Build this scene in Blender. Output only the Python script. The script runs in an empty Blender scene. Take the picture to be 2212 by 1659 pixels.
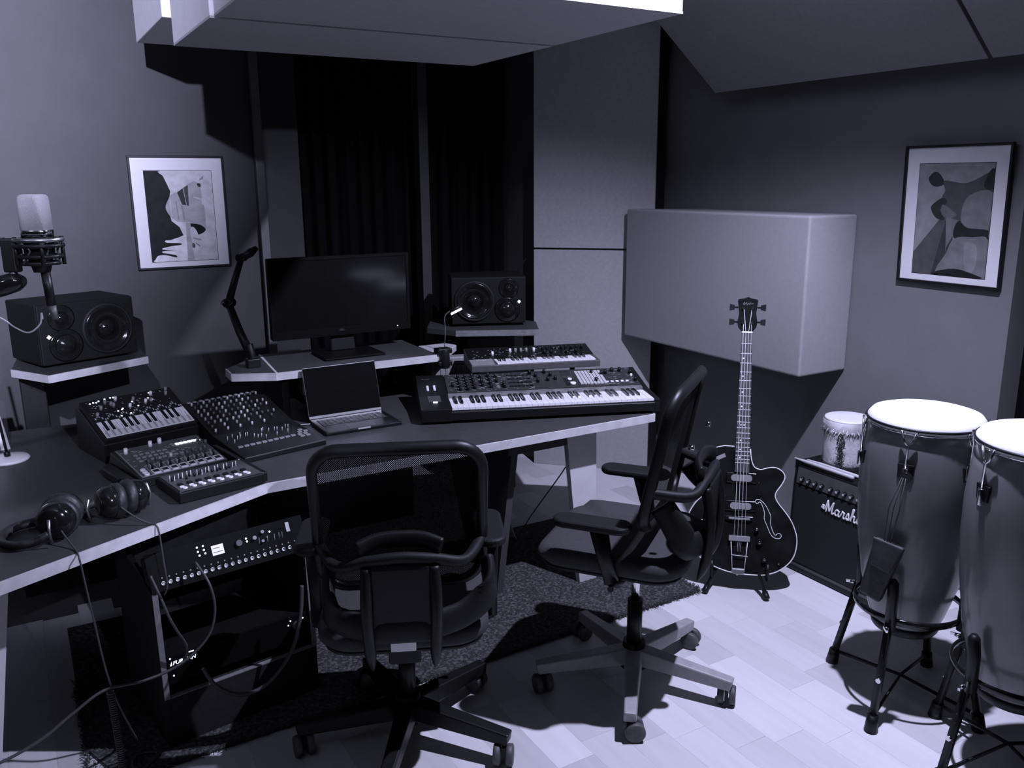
import bpy, bmesh, math, random
from math import pi, sin, cos, radians as R, atan2, hypot
from mathutils import Vector, Matrix
random.seed(7)
C = bpy.context.scene.collection
# ------------------------------------------------------------ camera
cam_d = bpy.data.cameras.new('camera'); cam = bpy.data.objects.new('camera', cam_d); C.objects.link(cam)
cam_d.sensor_width = 36; cam_d.lens = 1850 / 2212 * 36; cam_d.clip_start = 0.02
AZ, PITCH, ROLL = R(59.8), R(13.4), R(-0.4)
f_ = Vector((cos(AZ) * cos(PITCH), sin(AZ) * cos(PITCH), -sin(PITCH)))
r0 = Vector((sin(AZ), -cos(AZ), 0)); u0 = r0.cross(f_)
r_ = r0 * cos(ROLL) + u0 * sin(ROLL); u_ = -r0 * sin(ROLL) + u0 * cos(ROLL)
mm = Matrix((r_, u_, -f_)).transposed().to_4x4(); mm.translation = (0, 0, 1.65)
cam.matrix_world = mm
bpy.context.scene.camera = cam
# ------------------------------------------------------------ world, lamps, exposure
w = bpy.data.worlds.new('world'); bpy.context.scene.world = w; w.use_nodes = True
w.node_tree.nodes['Background'].inputs[0].default_value = (.68, .70, 1, 1)
w.node_tree.nodes['Background'].inputs[1].default_value = 0.004
TINT = (.67, .67, 1.0)
def spot(name, loc, power, size, blend, to, rad=.02):
    d = bpy.data.lights.new(name, 'SPOT'); d.energy = power; d.color = TINT; d.spot_size = R(size); d.spot_blend = blend
    d.shadow_soft_size = rad
    o = bpy.data.objects.new(name, d); C.objects.link(o); o.location = loc
    o.rotation_euler = (Vector(to) - Vector(loc)).to_track_quat('-Z', 'Y').to_euler(); return o
spot('ceiling_spotlight_right', (2.05, 1.46, 2.655), 400, 122, .58, (1.42, 2.40, 0), .022)
spot('ceiling_spotlight_far_left', (-1.6, 1.15, 2.55), 35, 38, 1.0, (2.6, 3.8, .75), .02)
spot('ceiling_spotlight_rear', (.6, -1.2, 2.6), 560, 17, 1.0, (.34, 3.02, .82), .02)
spot('ceiling_spotlight_left', (-.28, -.18, 2.52), 3900, 68, 1.0, (-1.38, 4.43, 2.45), .02)
vs = bpy.context.scene.view_settings
vs.view_transform = 'Standard'; vs.look = 'None'; vs.gamma = 1; vs.exposure = 0; vs.use_curve_mapping = False

# ------------------------------------------------------------ materials
def mat(name, col, rough=.6, metal=0, var=.12, scale=40, bump=0, spec=.5, coat=0, bscale=None, emit=0):
    m = bpy.data.materials.new(name); m.use_nodes = True; nt = m.node_tree; b = nt.nodes['Principled BSDF']
    if not isinstance(col, tuple): col = (col, col, col)
    tc = nt.nodes.new('ShaderNodeTexCoord'); n = nt.nodes.new('ShaderNodeTexNoise'); n.inputs['Scale'].default_value = scale
    n.inputs['Detail'].default_value = 4
    nt.links.new(tc.outputs['Object'], n.inputs['Vector'])
    cr = nt.nodes.new('ShaderNodeValToRGB'); cr.color_ramp.elements[0].position = .3; cr.color_ramp.elements[1].position = .7
    cr.color_ramp.elements[0].color = (*[c * (1 - var) for c in col], 1); cr.color_ramp.elements[1].color = (*[min(1, c * (1 + var)) for c in col], 1)
    nt.links.new(n.outputs['Fac'], cr.inputs['Fac']); nt.links.new(cr.outputs['Color'], b.inputs['Base Color'])
    b.inputs['Roughness'].default_value = rough; b.inputs['Metallic'].default_value = metal
    b.inputs['Specular IOR Level'].default_value = spec; b.inputs['Coat Weight'].default_value = coat
    if emit:
        b.inputs['Emission Color'].default_value = (.8, .8, 1, 1); b.inputs['Emission Strength'].default_value = emit
    if bump:
        n2 = nt.nodes.new('ShaderNodeTexNoise'); n2.inputs['Scale'].default_value = bscale or scale * 5
        nt.links.new(tc.outputs['Object'], n2.inputs['Vector'])
        bp = nt.nodes.new('ShaderNodeBump'); bp.inputs['Strength'].default_value = bump; bp.inputs['Distance'].default_value = .002
        nt.links.new(n2.outputs['Fac'], bp.inputs['Height']); nt.links.new(bp.outputs['Normal'], b.inputs['Normal'])
    return m
M = {}
M['wallb'] = mat('charcoal_wall_paint', .057, .9, var=.05, scale=8, bump=.3, bscale=300)
M['wall'] = mat('wall_paint', .14, .9, var=.05, scale=8, bump=.3, bscale=300)
M['wall_dark'] = mat('dark_wall_paint', .05, .9, var=.1, scale=8, bump=.2, bscale=300)
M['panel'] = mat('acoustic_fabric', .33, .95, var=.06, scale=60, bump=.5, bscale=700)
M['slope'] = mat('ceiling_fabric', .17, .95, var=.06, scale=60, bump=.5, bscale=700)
M['cloudw'] = mat('cloud_pale_side', .85, .8, var=.03, scale=20)
M['cloud'] = mat('cloud_fabric', .50, .95, var=.05, scale=60, bump=.4, bscale=700)
M['curtain'] = mat('velvet_curtain', .003, .9, var=.4, scale=5, spec=.1)
M['charcoal'] = mat('charcoal_panel', .03, .8, var=.1, scale=12)
M['box'] = mat('box_fabric', .26, .92, var=.04, scale=50, bump=.4, bscale=600)
M['black'] = mat('black_plastic', .006, .42, var=.2, scale=90, bump=.15, spec=.3)
M['blackm'] = mat('black_matte_plastic', .008, .6, var=.2, scale=60, bump=.2, spec=.25)
M['gloss'] = mat('gloss_black', .008, .12, var=.2)
M['grille'] = mat('amplifier_grille_cloth', .007, .9, var=.3, scale=300, bump=.4)
M['unseen'] = mat('dark_wall_paint_plain', .05, .9, var=.05, scale=8)
M['cab'] = mat('speaker_cabinet', .007, .6, var=.2, scale=60, bump=.2, spec=.15)
M['unit'] = mat('rack_unit_enamel', .004, .6, spec=.06)
M['dark'] = mat('dark_fabric', .035, .9, var=.3, scale=300, bump=.5)
M['pan'] = mat('instrument_panel', .03, .5, var=.2)
M['grey'] = mat('grey_plastic', .22, .5, var=.1)
M['dgrey'] = mat('dark_grey_plastic', .06, .5, var=.15)
M['lgrey'] = mat('light_grey_plastic', .45, .45, var=.08)
M['white'] = mat('white_plastic', .74, .4, var=.03)
M['paper'] = mat('mat_board', .62, .9, var=.02)
M['chrome'] = mat('chrome', .75, .15, metal=1, var=.05)
M['steel'] = mat('brushed_steel', .45, .35, metal=1, var=.1)
M['desktop'] = mat('desk_linoleum', .044, .5, var=.08, scale=30, bump=.15, spec=.3)
M['edge'] = mat('plywood_edge', .50, .6, var=.12, scale=25)
M['legw'] = mat('white_leg_board', .55, .6, var=.05, scale=14)
M['bar'] = mat('metal_post', .10, .5, var=.1)
M['rack'] = mat('rack_side_board', .018, .7, var=.2, spec=.2)
M['rackedge'] = mat('rack_plywood_edge', .16, .7, var=.2)
M['wood'] = mat('keyboard_wood', .14, .45, var=.35, scale=25)
M['guitar'] = mat('guitar_lacquer', .010, .12, var=.5, scale=12, coat=.6)
M['string'] = mat('bright_wire', .62, .35, var=.05)
M['fret'] = mat('fretboard_rosewood', .05, .5, var=.3)
M['skin'] = mat('drum_skin', .66, .55, var=.05, scale=14)
M['conga'] = mat('conga_lacquer', .16, .30, var=.12, scale=10, coat=.3)
M['fur'] = mat('pale_rawhide', .55, .8, var=.35, scale=18, bump=.6)
M['furd'] = mat('dark_hide_fringe', .03, .9, var=.3)
M['led'] = mat('lit_indicator', .8, .5, emit=1.6)
M['ledbr'] = mat('bright_indicator', .8, .5, emit=5)
M['screen'] = mat('lit_display', .5, .5, emit=.45)
M['cable'] = mat('cable_rubber', .05, .5)
M['cablew'] = mat('pale_cable', .5, .5)
M['base2'] = mat('chair_base_grey', .30, .45, var=.1)
M['caster'] = mat('caster_rubber', .07, .55, var=.2)
M['leather'] = mat('pouch_leather', .02, .5, var=.4, bump=.6, bscale=80)
M['glass'] = mat('monitor_glass', .006, .10)
def speck(name, a, b_, scale):
    m = mat(name, a, .95, var=.5, scale=scale); nt = m.node_tree
    cr = nt.nodes['Color Ramp']; cr.color_ramp.elements[0].color = (a, a, a, 1); cr.color_ramp.elements[1].color = (b_, b_, b_, 1)
    cr.color_ramp.elements[0].position = .45; cr.color_ramp.elements[1].position = .68; return m
M['rug'] = speck('rug_wool', .02, .10, 90)
# boards: one shade per board from its own random value, long grain along its length
def board_mat():
    m = bpy.data.materials.new('floor_laminate'); m.use_nodes = True; nt = m.node_tree; b = nt.nodes['Principled BSDF']
    oi = nt.nodes.new('ShaderNodeObjectInfo'); tc = nt.nodes.new('ShaderNodeTexCoord')
    mp = nt.nodes.new('ShaderNodeMapping'); mp.inputs['Scale'].default_value = (28, 3.5, 1); nt.links.new(tc.outputs['Object'], mp.inputs['Vector'])
    ad = nt.nodes.new('ShaderNodeVectorMath'); ad.operation = 'ADD'; nt.links.new(mp.outputs[0], ad.inputs[0])
    ml = nt.nodes.new('ShaderNodeMath'); ml.operation = 'MULTIPLY'; ml.inputs[1].default_value = 50; nt.links.new(oi.outputs['Random'], ml.inputs[0]); nt.links.new(ml.outputs[0], ad.inputs[1])
    n = nt.nodes.new('ShaderNodeTexNoise'); n.inputs['Scale'].default_value = 1; n.inputs['Detail'].default_value = 5; nt.links.new(ad.outputs[0], n.inputs['Vector'])
    cr = nt.nodes.new('ShaderNodeValToRGB'); cr.color_ramp.elements[0].color = (.42, .42, .42, 1); cr.color_ramp.elements[1].color = (.72, .72, .72, 1)
    mx = nt.nodes.new('ShaderNodeMath'); mx.operation = 'MULTIPLY_ADD'; mx.inputs[1].default_value = .42; nt.links.new(n.outputs['Fac'], mx.inputs[0])
    m3 = nt.nodes.new('ShaderNodeMath'); m3.operation = 'MULTIPLY'; m3.inputs[1].default_value = .58; nt.links.new(oi.outputs['Random'], m3.inputs[0]); nt.links.new(m3.outputs[0], mx.inputs[2])
    nt.links.new(mx.outputs[0], cr.inputs['Fac']); nt.links.new(cr.outputs['Color'], b.inputs['Base Color'])
    b.inputs['Roughness'].default_value = .5; b.inputs['Specular IOR Level'].default_value = .35
    return m
M['board'] = board_mat()
def mesh_mat():
    m = mat('chair_mesh', .004, .9, spec=.1); nt = m.node_tree; b = nt.nodes['Principled BSDF']
    tc = nt.nodes.new('ShaderNodeTexCoord'); mp = nt.nodes.new('ShaderNodeMapping'); mp.inputs['Rotation'].default_value = (0, R(45), 0)
    mp.inputs['Scale'].default_value = (1, 1, 1); nt.links.new(tc.outputs['Object'], mp.inputs['Vector'])
    sp = nt.nodes.new('ShaderNodeSeparateXYZ'); nt.links.new(mp.outputs[0], sp.inputs[0])
    outs = []
    for ax in ('X', 'Z'):
        a = nt.nodes.new('ShaderNodeMath'); a.operation = 'PINGPONG'; a.inputs[1].default_value = .002; nt.links.new(sp.outputs[ax], a.inputs[0])
        c = nt.nodes.new('ShaderNodeMath'); c.operation = 'LESS_THAN'; c.inputs[1].default_value = .00088; nt.links.new(a.outputs[0], c.inputs[0]); outs.append(c)
    mn = nt.nodes.new('ShaderNodeMath'); mn.operation = 'MULTIPLY'; nt.links.new(outs[0].outputs[0], mn.inputs[0]); nt.links.new(outs[1].outputs[0], mn.inputs[1])
    iv = nt.nodes.new('ShaderNodeMath'); iv.operation = 'SUBTRACT'; iv.inputs[0].default_value = 1; nt.links.new(mn.outputs[0], iv.inputs[1])
    nt.links.new(iv.outputs[0], b.inputs['Alpha']); return m
M['mesh'] = mesh_mat()
GR = {}
def grey(v):
    k = round(v, 2)
    if k not in GR: GR[k] = mat('print_ink', k * .8, .9, var=.16, scale=26, spec=.05)
    return GR[k]

# ------------------------------------------------------------ builders
class MB:
    def __init__(s): s.v = []; s.f = []; s.m = []; s.sm = []
    def add(s, vs, fs, mi=0, sm=False):
        b = len(s.v); s.v += [tuple(v) for v in vs]
        for f in fs: s.f.append([b + i for i in f]); s.m.append(mi); s.sm.append(sm)
        return s
    def box(s, x0, x1, y0, y1, z0, z1, mi=0, T=None):
        vs = [Vector(p) for p in ((x0, y0, z0), (x1, y0, z0), (x1, y1, z0), (x0, y1, z0), (x0, y0, z1), (x1, y0, z1), (x1, y1, z1), (x0, y1, z1))]
        if T: vs = [T @ v for v in vs]
        return s.add(vs, [(3, 2, 1, 0), (4, 5, 6, 7), (0, 1, 5, 4), (1, 2, 6, 5), (2, 3, 7, 6), (3, 0, 4, 7)], mi)
    def hexa(s, a, b, mi=0):       # a: 4 bottom corners, b: 4 top corners
        return s.add(list(a) + list(b), [(3, 2, 1, 0), (4, 5, 6, 7), (0, 1, 5, 4), (1, 2, 6, 5), (2, 3, 7, 6), (3, 0, 4, 7)], mi)
    def prism(s, poly, z0, z1, mi=0, T=None, ax='z'):
        n = len(poly)
        mk = {'z': lambda p, z: Vector((p[0], p[1], z)), 'x': lambda p, z: Vector((z, p[0], p[1])), 'y': lambda p, z: Vector((p[0], z, p[1]))}[ax]
        vs = [mk(p, z0) for p in poly] + [mk(p, z1) for p in poly]
        if T: vs = [T @ v for v in vs]
        s.add(vs, [list(range(n))[::-1], list(range(n, 2 * n))] + [(i, (i + 1) % n, n + (i + 1) % n, n + i) for i in range(n)], mi); return s
    def cyl(s, p0, p1, r0, r1=None, seg=12, mi=0, sm=True):
        r1 = r0 if r1 is None else r1; p0 = Vector(p0); p1 = Vector(p1); d = (p1 - p0).normalized()
        a = d.orthogonal().normalized(); b = d.cross(a)
        ring = lambda p, r: [p + (a * cos(2 * pi * i / seg) + b * sin(2 * pi * i / seg)) * r for i in range(seg)]
        k = len(s.v); s.v += [tuple(v) for v in ring(p0, r0) + ring(p1, r1)]
        for i in range(seg):
            j = (i + 1) % seg; s.f.append([k + i, k + j, k + seg + j, k + seg + i]); s.m.append(mi); s.sm.append(sm)
        s.f.append([k + i for i in range(seg)][::-1]); s.m.append(mi); s.sm.append(False)
        s.f.append([k + seg + i for i in range(seg)]); s.m.append(mi); s.sm.append(False); return s
    def lathe(s, prof, seg=32, mi=0, T=None, cap=True):
        k = len(s.v)
        for r, z in prof:
            for i in range(seg):
                v = Vector((r * cos(2 * pi * i / seg), r * sin(2 * pi * i / seg), z)); s.v.append(tuple(T @ v if T else v))
        n = len(prof)
        for q in range(n - 1):
            for i in range(seg):
                j = (i + 1) % seg; s.f.append([k + q * seg + i, k + q * seg + j, k + (q + 1) * seg + j, k + (q + 1) * seg + i]); s.m.append(mi); s.sm.append(True)
        if cap:
            s.f.append([k + i for i in range(seg)][::-1]); s.m.append(mi); s.sm.append(False)
            s.f.append([k + (n - 1) * seg + i for i in range(seg)]); s.m.append(mi); s.sm.append(False)
        return s
    def tube(s, pts, r, seg=8, mi=0, closed=False, flat=None, up=None):
        # sweep; flat=(a,b) gives an elliptical section a across `up`, b along it
        pts = [Vector(p) for p in pts]; n = len(pts); k = len(s.v); rs = r if isinstance(r, (list, tuple)) else [r] * n
        prev = None
        for i, p in enumerate(pts):
            if closed: t = pts[(i + 1) % n] - pts[i - 1]
            else: t = pts[min(i + 1, n - 1)] - pts[max(i - 1, 0)]
            t.normalize()
            if up is not None: b = Vector(up); b = (b - t * b.dot(t)).normalized(); a = b.cross(t)
            else:
                if prev is None: a = t.orthogonal().normalized()
                else: a = (prev - t * prev.dot(t)).normalized()
                prev = a; b = t.cross(a)
            fa, fb = flat if flat else (1, 1)
            for q in range(seg):
                an = 2 * pi * q / seg; s.v.append(tuple(p + a * cos(an) * rs[i] * fa + b * sin(an) * rs[i] * fb))
        for i in range(n if closed else n - 1):
            j = (i + 1) % n
            for q in range(seg):
                q2 = (q + 1) % seg; s.f.append([k + i * seg + q, k + i * seg + q2, k + j * seg + q2, k + j * seg + q]); s.m.append(mi); s.sm.append(True)
        if not closed:
            s.f.append([k + q for q in range(seg)][::-1]); s.m.append(mi); s.sm.append(False)
            s.f.append([k + (n - 1) * seg + q for q in range(seg)]); s.m.append(mi); s.sm.append(False)
        return s
    def mesh(s, name, mats):
        me = bpy.data.meshes.new(name); me.from_pydata(s.v, [], s.f)
        for m in (mats if isinstance(mats, (list, tuple)) else [mats]): me.materials.append(m)
        me.polygons.foreach_set('material_index', s.m); me.polygons.foreach_set('use_smooth', s.sm); me.update()
        bm = bmesh.new(); bm.from_mesh(me); bmesh.ops.recalc_face_normals(bm, faces=bm.faces); bm.to_mesh(me); bm.free()
        return me
def link(name, me, parent=None, loc=None, rot=None):
    o = bpy.data.objects.new(name, me); C.objects.link(o)
    if parent: o.parent = parent
    if loc is not None: o.location = loc
    if rot is not None: o.rotation_euler = rot
    return o
def part(name, mb, mats, parent=None, bevel=0, seg=2, loc=None, rot=None, label=None):
    o = link(name, mb.mesh(name, mats), parent, loc, rot)
    if bevel:
        m = o.modifiers.new('bevel', 'BEVEL'); m.width = bevel; m.segments = seg; m.limit_method = 'ANGLE'; m.angle_limit = R(35)
    if label: o['label'] = label
    return o
def thing(name, label, cat, loc=(0, 0, 0), rotz=0, group=None):
    o = bpy.data.objects.new(name, None); C.objects.link(o); o.location = loc; o.rotation_euler = (0, 0, R(rotz)); o.empty_display_size = .05
    return tag(o, label, cat, group)
def tag(o, label, cat, group=None):
    o['label'] = label; o['category'] = cat
    if group: o['group'] = group
    return o
def struct(o): o['kind'] = 'structure'; return o
def stuff(o): o['kind'] = 'stuff'; return o
def spline(pts, n=8, closed=False):
    P = [Vector(p) for p in pts]; out = []; L = len(P)
    for i in range(L if closed else L - 1):
        g = (lambda q: P[q % L]) if closed else (lambda q: P[max(0, min(L - 1, q))])
        a, b, c, d = g(i - 1), g(i), g(i + 1), g(i + 2)
        for k in range(n):
            t = k / n; out.append(.5 * ((2 * b) + (c - a) * t + (2 * a - 5 * b + 4 * c - d) * t * t + (3 * b - a - 3 * c + d) * t ** 3))
    if not closed: out.append(P[-1])
    return out
def text(s, size, m, parent, T, name='lettering', ext=.0004, shear=0, align='LEFT', sx=1):
    cu = bpy.data.curves.new('t', 'FONT'); cu.body = s; cu.size = size; cu.extrude = ext; cu.shear = shear; cu.align_x = align; cu.resolution_u = 3
    o = bpy.data.objects.new('t', cu); C.objects.link(o); dg = bpy.context.evaluated_depsgraph_get(); dg.update()
    me = bpy.data.meshes.new_from_object(o.evaluated_get(dg)); C.objects.unlink(o); bpy.data.objects.remove(o)
    me.materials.clear(); me.materials.append(m); me.transform(T @ Matrix.Diagonal((sx, 1, 1, 1))); me.name = name
    return link(name, me, parent)
def frame(o, x, y):             # matrix from origin and two axes
    o = Vector(o); x = Vector(x).normalized(); y = Vector(y); y = (y - x * y.dot(x)).normalized(); z = x.cross(y)
    m = Matrix((x, y, z)).transposed().to_4x4(); m.translation = o; return m

# ============================================================ the setting
struct(part('floor', MB().box(-2.6, 3.6, -1.6, 5.0, -.06, -.012), M['dgrey']))
floor = bpy.data.objects['floor']
bw = .1245; x = 1.187 - bw * 17; meshes = {}
ends = {}
while x < 3.2:
    y = .55 + random.random() * .5; 
    while y < 4.6:
        L = random.choice((.37, .50, .62)); k = L
        if k not in meshes:
            meshes[k] = MB().hexa([(0, 0, -.012), (bw, 0, -.012), (bw, L, -.012), (0, L, -.012)],
                                  [(.0002, .0002, 0), (bw - .0002, .0004, 0), (bw - .0002, L - .0002, 0), (.0002, L - .0002, 0)]).mesh('floor_board', M['board'])
        if not (x > 3.2 or (y > 3.45 and x < 1.0)): link('floor_board', meshes[k], floor, (x, y, 0))
        y += L
    x += bw
X2, Y1 = 3.2, 4.43
struct(part('wall_back', MB().box(-2.6, 1.105, Y1, Y1 + .1, 0, 2.8), M['wallb']))
struct(part('wall_left', MB().box(-2.7, -2.6, -1.6, 5.0, 0, 2.8), M['unseen']))
struct(part('wall_front', MB().box(-2.7, 3.6, -1.7, -1.6, 0, 2.8), M['unseen']))
struct(part('wall_right', MB().box(X2, X2 + .12, 1.80, 5.0, 0, 2.8), M['wall']))
struct(part('wall_right_near', MB().box(X2 + .16, X2 + .26, -1.6, 1.80, 0, 2.8), M['curtain']))
struct(part('ceiling', MB().box(-2.7, 3.6, -1.7, 5.0, 2.8, 2.9), M['unseen']))
struct(part('wall_niche', MB().box(1.0, 3.3, 4.85, 4.95, 0, 2.8), M['wall_dark']))
# flat charcoal board in the left of the niche, posts of the niche opening
struct(part('trim_1', MB().box(1.108, 1.150, Y1 - .035, Y1 + .06, 0, 2.7), M['bar'], bevel=.003))
struct(part('wall_niche_left', MB().box(1.15, 1.36, Y1 + .08, Y1 + .12, 0, 2.75), M['charcoal']))
struct(part('trim_2', MB().box(1.99, 2.045, Y1 - .03, Y1 + .05, 0, 2.7), M['charcoal'], bevel=.003))
# slanted corner wall: two fabric boards on a dark frame
corner = struct(part('wall_corner', MB().prism([(2.598, 4.148), (3.05, 3.696), (3.09, 3.73), (2.64, 4.60), (2.598, 4.60)], 0, 2.75), M['wall_dark']))
pa, pb = Vector((2.563, 4.150)), Vector((3.037, 3.676)); nn = Vector((.0212, .0212))
def slab(z0, z1): return MB().prism([tuple(pa), tuple(pb), tuple(pb + nn), tuple(pa + nn)], z0, z1)
part('wall_panel', slab(.0, 1.268), M['panel'], corner, bevel=.003)
part('wall_panel', slab(1.278, 2.75), M['panel'], corner, bevel=.003)
struct(part('gap_shade_strip', MB().box(3.06, 3.12, 3.70, 3.76, 0, 2.75), M['black']))  # black strip standing for the shaded gap between corner panels and right wall
def curtain(name, label, p0, p1, z0, z1, folds, amp):
    n = folds * 10; a = Vector(p0); b = Vector(p1); d = b - a; nrm = Vector((-d.y, d.x)).normalized(); mb = MB(); rows = 12
    for r in range(rows + 1):
        z = z1 + (z0 - z1) * r / rows
        for i in range(n + 1):
            t = i / n; ph = t * folds * 2 * pi; off = amp * (sin(ph) + .35 * sin(2.3 * ph + 1 + r * .08)) * (.75 + .25 * r / rows)
            p = a + d * t + nrm * off; mb.v.append((p.x, p.y, z))
    for r in range(rows):
        for i in range(n):
            k = r * (n + 1) + i; mb.f.append([k, k + 1, k + n + 2, k + n + 1]); mb.m.append(0); mb.sm.append(True)
    o = part(name, mb, M['curtain']); s_ = o.modifiers.new('thick', 'SOLIDIFY'); s_.thickness = .004
    return tag(o, label, 'curtain')
curtain('curtain', 'black velvet curtain hanging left of the niche post, behind the computer monitor', (1.39, 4.56), (1.99, 4.56), .02, 2.72, 7, .035)
curtain('curtain', 'black velvet curtain hanging between the niche post and the slanted corner wall', (2.05, 4.56), (2.56, 4.50), .02, 2.72, 6, .035)

# ceiling clouds
cl = thing('ceiling_cloud', 'large flat grey acoustic panel hung under the ceiling above the desk, pale sides', 'acoustic panel', (0, 0, 2.07))
part('panel', MB().box(.533, 1.604, 2.480, 3.030, .004, .45), M['cloudw'], cl, bevel=.004); part('underside', MB().box(.533, 1.604, 2.480, 3.030, 0, .006), M['cloud'], cl)
part('panel', MB().box(.542, 1.609, 1.858, 2.471, .006, .45), M['cloudw'], cl, bevel=.004); part('underside', MB().box(.542, 1.609, 1.858, 2.471, .002, .008), M['cloud'], cl)
part('batten', MB().box(.55, 1.60, 2.468, 2.484, .03, .40), M['black'], cl)
for px in (.8, 1.4): part('hanger', MB().cyl((px, 2.45, .45), (px, 2.45, .73), .006), M['steel'], cl)
tag(part('small_ceiling_cloud', MB().box(.553, 1.75, 3.31, 3.95, 2.20, 2.795), M['cloudw'], bevel=.004), 'smaller pale acoustic panel under the ceiling behind the large one, at the back wall', 'acoustic panel')
sc = thing('sloped_ceiling_panel', 'sloping dark grey acoustic panel under the ceiling above the conga drums', 'acoustic panel', (2.93, 0, 2.036))
sl = Vector((-1, 0, .79)).normalized(); sn = Vector((.79, 0, 1)).normalized() * .05
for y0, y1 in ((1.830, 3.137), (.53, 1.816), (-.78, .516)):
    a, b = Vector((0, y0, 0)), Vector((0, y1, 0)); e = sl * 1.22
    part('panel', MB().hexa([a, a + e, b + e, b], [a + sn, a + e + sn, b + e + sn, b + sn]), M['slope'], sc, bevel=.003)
part('batten', MB().hexa([Vector((0, -.8, 0)) + sn * .6, Vector((0, -.8, 0)) + sl * 1.2 + sn * .6, Vector((0, 2.9, 0)) + sl * 1.2 + sn * .6, Vector((0, 2.9, 0)) + sn * .6],
                         [Vector((0, -.8, 0)) + sn * 1.4, Vector((0, -.8, 0)) + sl * 1.2 + sn * 1.4, Vector((0, 2.9, 0)) + sl * 1.2 + sn * 1.4, Vector((0, 2.9, 0)) + sn * 1.4]), M['black'], sc)
# wall box
bx = part('acoustic_wall_box', MB().prism([(3.198, 2.505), (2.90, 2.505), (2.90, 3.745), (3.198, 3.447)], .806, 1.495), M['box'], bevel=.010, seg=3)
tag(bx, 'large pale fabric-covered acoustic box mounted on the right wall behind the bass guitar', 'acoustic box')

# ============================================================ framed prints
def framed(name, label, T, W, H, polys, bg):
    root = thing(name, label, 'picture'); root.matrix_world = T
    fw = .010; mb = MB(); 
    for (a, b, c, d) in ((0, W, 0, fw), (0, W, H - fw, H), (0, fw, fw, H - fw), (W - fw, W, fw, H - fw)): mb.box(a, b, c, d, 0, .018)
    part('picture_frame', mb, M['black'], root, bevel=.0015)
    part('mat_board', MB().box(fw, W - fw, fw, H - fw, .003, .008), M['paper'], root)
    px0, py0, pw, ph = W * .148, H * .068, W * .705, H * .80
    if name == 'framed_print': px0 = W * .155
    pr = MB().box(px0 - .002, px0 + pw + .002, py0 + .0 - .002, py0 + ph + .002, .008, .0085, 0).box(px0, px0 + pw, py0, py0 + ph, .0085, .0088, 1); mats = [M['black'], grey(bg)]
    z = .0088
    for g, pts in polys:
        mats.append(grey(g)); z += .00012; k = len(mats) - 1
        vs = [(px0 + u * pw, py0 + (1 - v) * ph, z) for u, v in pts]; pr.add(vs, [list(range(len(vs)))], k)
    part('print', pr, mats, root, label='black and white photographic print')
    return root
sm = lambda pts, n=5: [(min(1, max(0, p.x)), min(1, max(0, p.y))) for p in spline([(a, b, 0) for a, b in pts], n, True)]
P1 = [(.03, [(0, 0), (.24, 0), (.30, .10), (.36, .22), (.33, .34), (.30, .40), (.34, .55), (.45, .62), (.50, .72), (.52, 1), (.0, 1)]),
      (.80, sm([(.42, .735), (.56, .725), (.56, 1.0), (.06, 1.0), (.05, .97), (.10, .93), (.22, .93), (.36, .96), (.35, .93), (.16, .90), (.20, .88), (.34, .88), (.18, .865), (.17, .85), (.30, .83), (.44, .82), (.44, .80), (.24, .79), (.22, .765), (.30, .76)], 3)),
      (.62, sm([(.24, 0), (.88, .05), (.86, .09), (.76, .12), (.44, .25), (.37, .255), (.38, .15), (.30, .07)], 4)),
      (.30, [(.88, .05), (.87, .09), (.80, .11), (.82, .085)]),
      (.42, sm([(.47, .235), (.66, .135), (.76, .12), (.82, .20), (.82, .36), (.85, .40), (.85, .66), (.80, .62), (.60, .57), (.44, .56), (.33, .50), (.27, .40), (.33, .30), (.36, .265), (.44, .235)], 4)),
      (.06, [(.46, .235), (.55, .19), (.58, .38), (.52, .37)]), (.08, [(.56, .185), (.63, .155), (.62, .39), (.59, .38)]),
      (.55, [(.33, .32), (.35, .31), (.36, .50), (.34, .49)]), (.30, [(.42, .33), (.44, .33), (.46, .54), (.44, .54)]), (.30, [(.50, .38), (.53, .39), (.55, .55), (.52, .55)]),
      (.62, [(.70, .28), (.82, .31), (.82, .33), (.70, .295)]), (.05, sm([(.77, .14), (.82, .14), (.82, .18), (.78, .17)], 3)),
      (.02, sm([(.60, .585), (.76, .60), (.84, .65), (.80, .69), (.70, .71), (.66, .65)], 4)),
      (.40, [(.55, .57), (.62, .59), (.60, .70), (.64, 1.0), (.53, 1.0), (.54, .75)]), (.62, sm([(.64, .62), (.69, .65), (.72, .72), (.66, .73), (.62, .68)], 3)),
      (.10, sm([(.62, .80), (.66, .82), (.65, .86), (.62, .85)], 3)), (.25, [(.64, .74), (.76, .765), (.76, .775), (.64, .75)]), (.15, [(.68, .80), (.74, .84), (.73, .845), (.67, .81)])]
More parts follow.
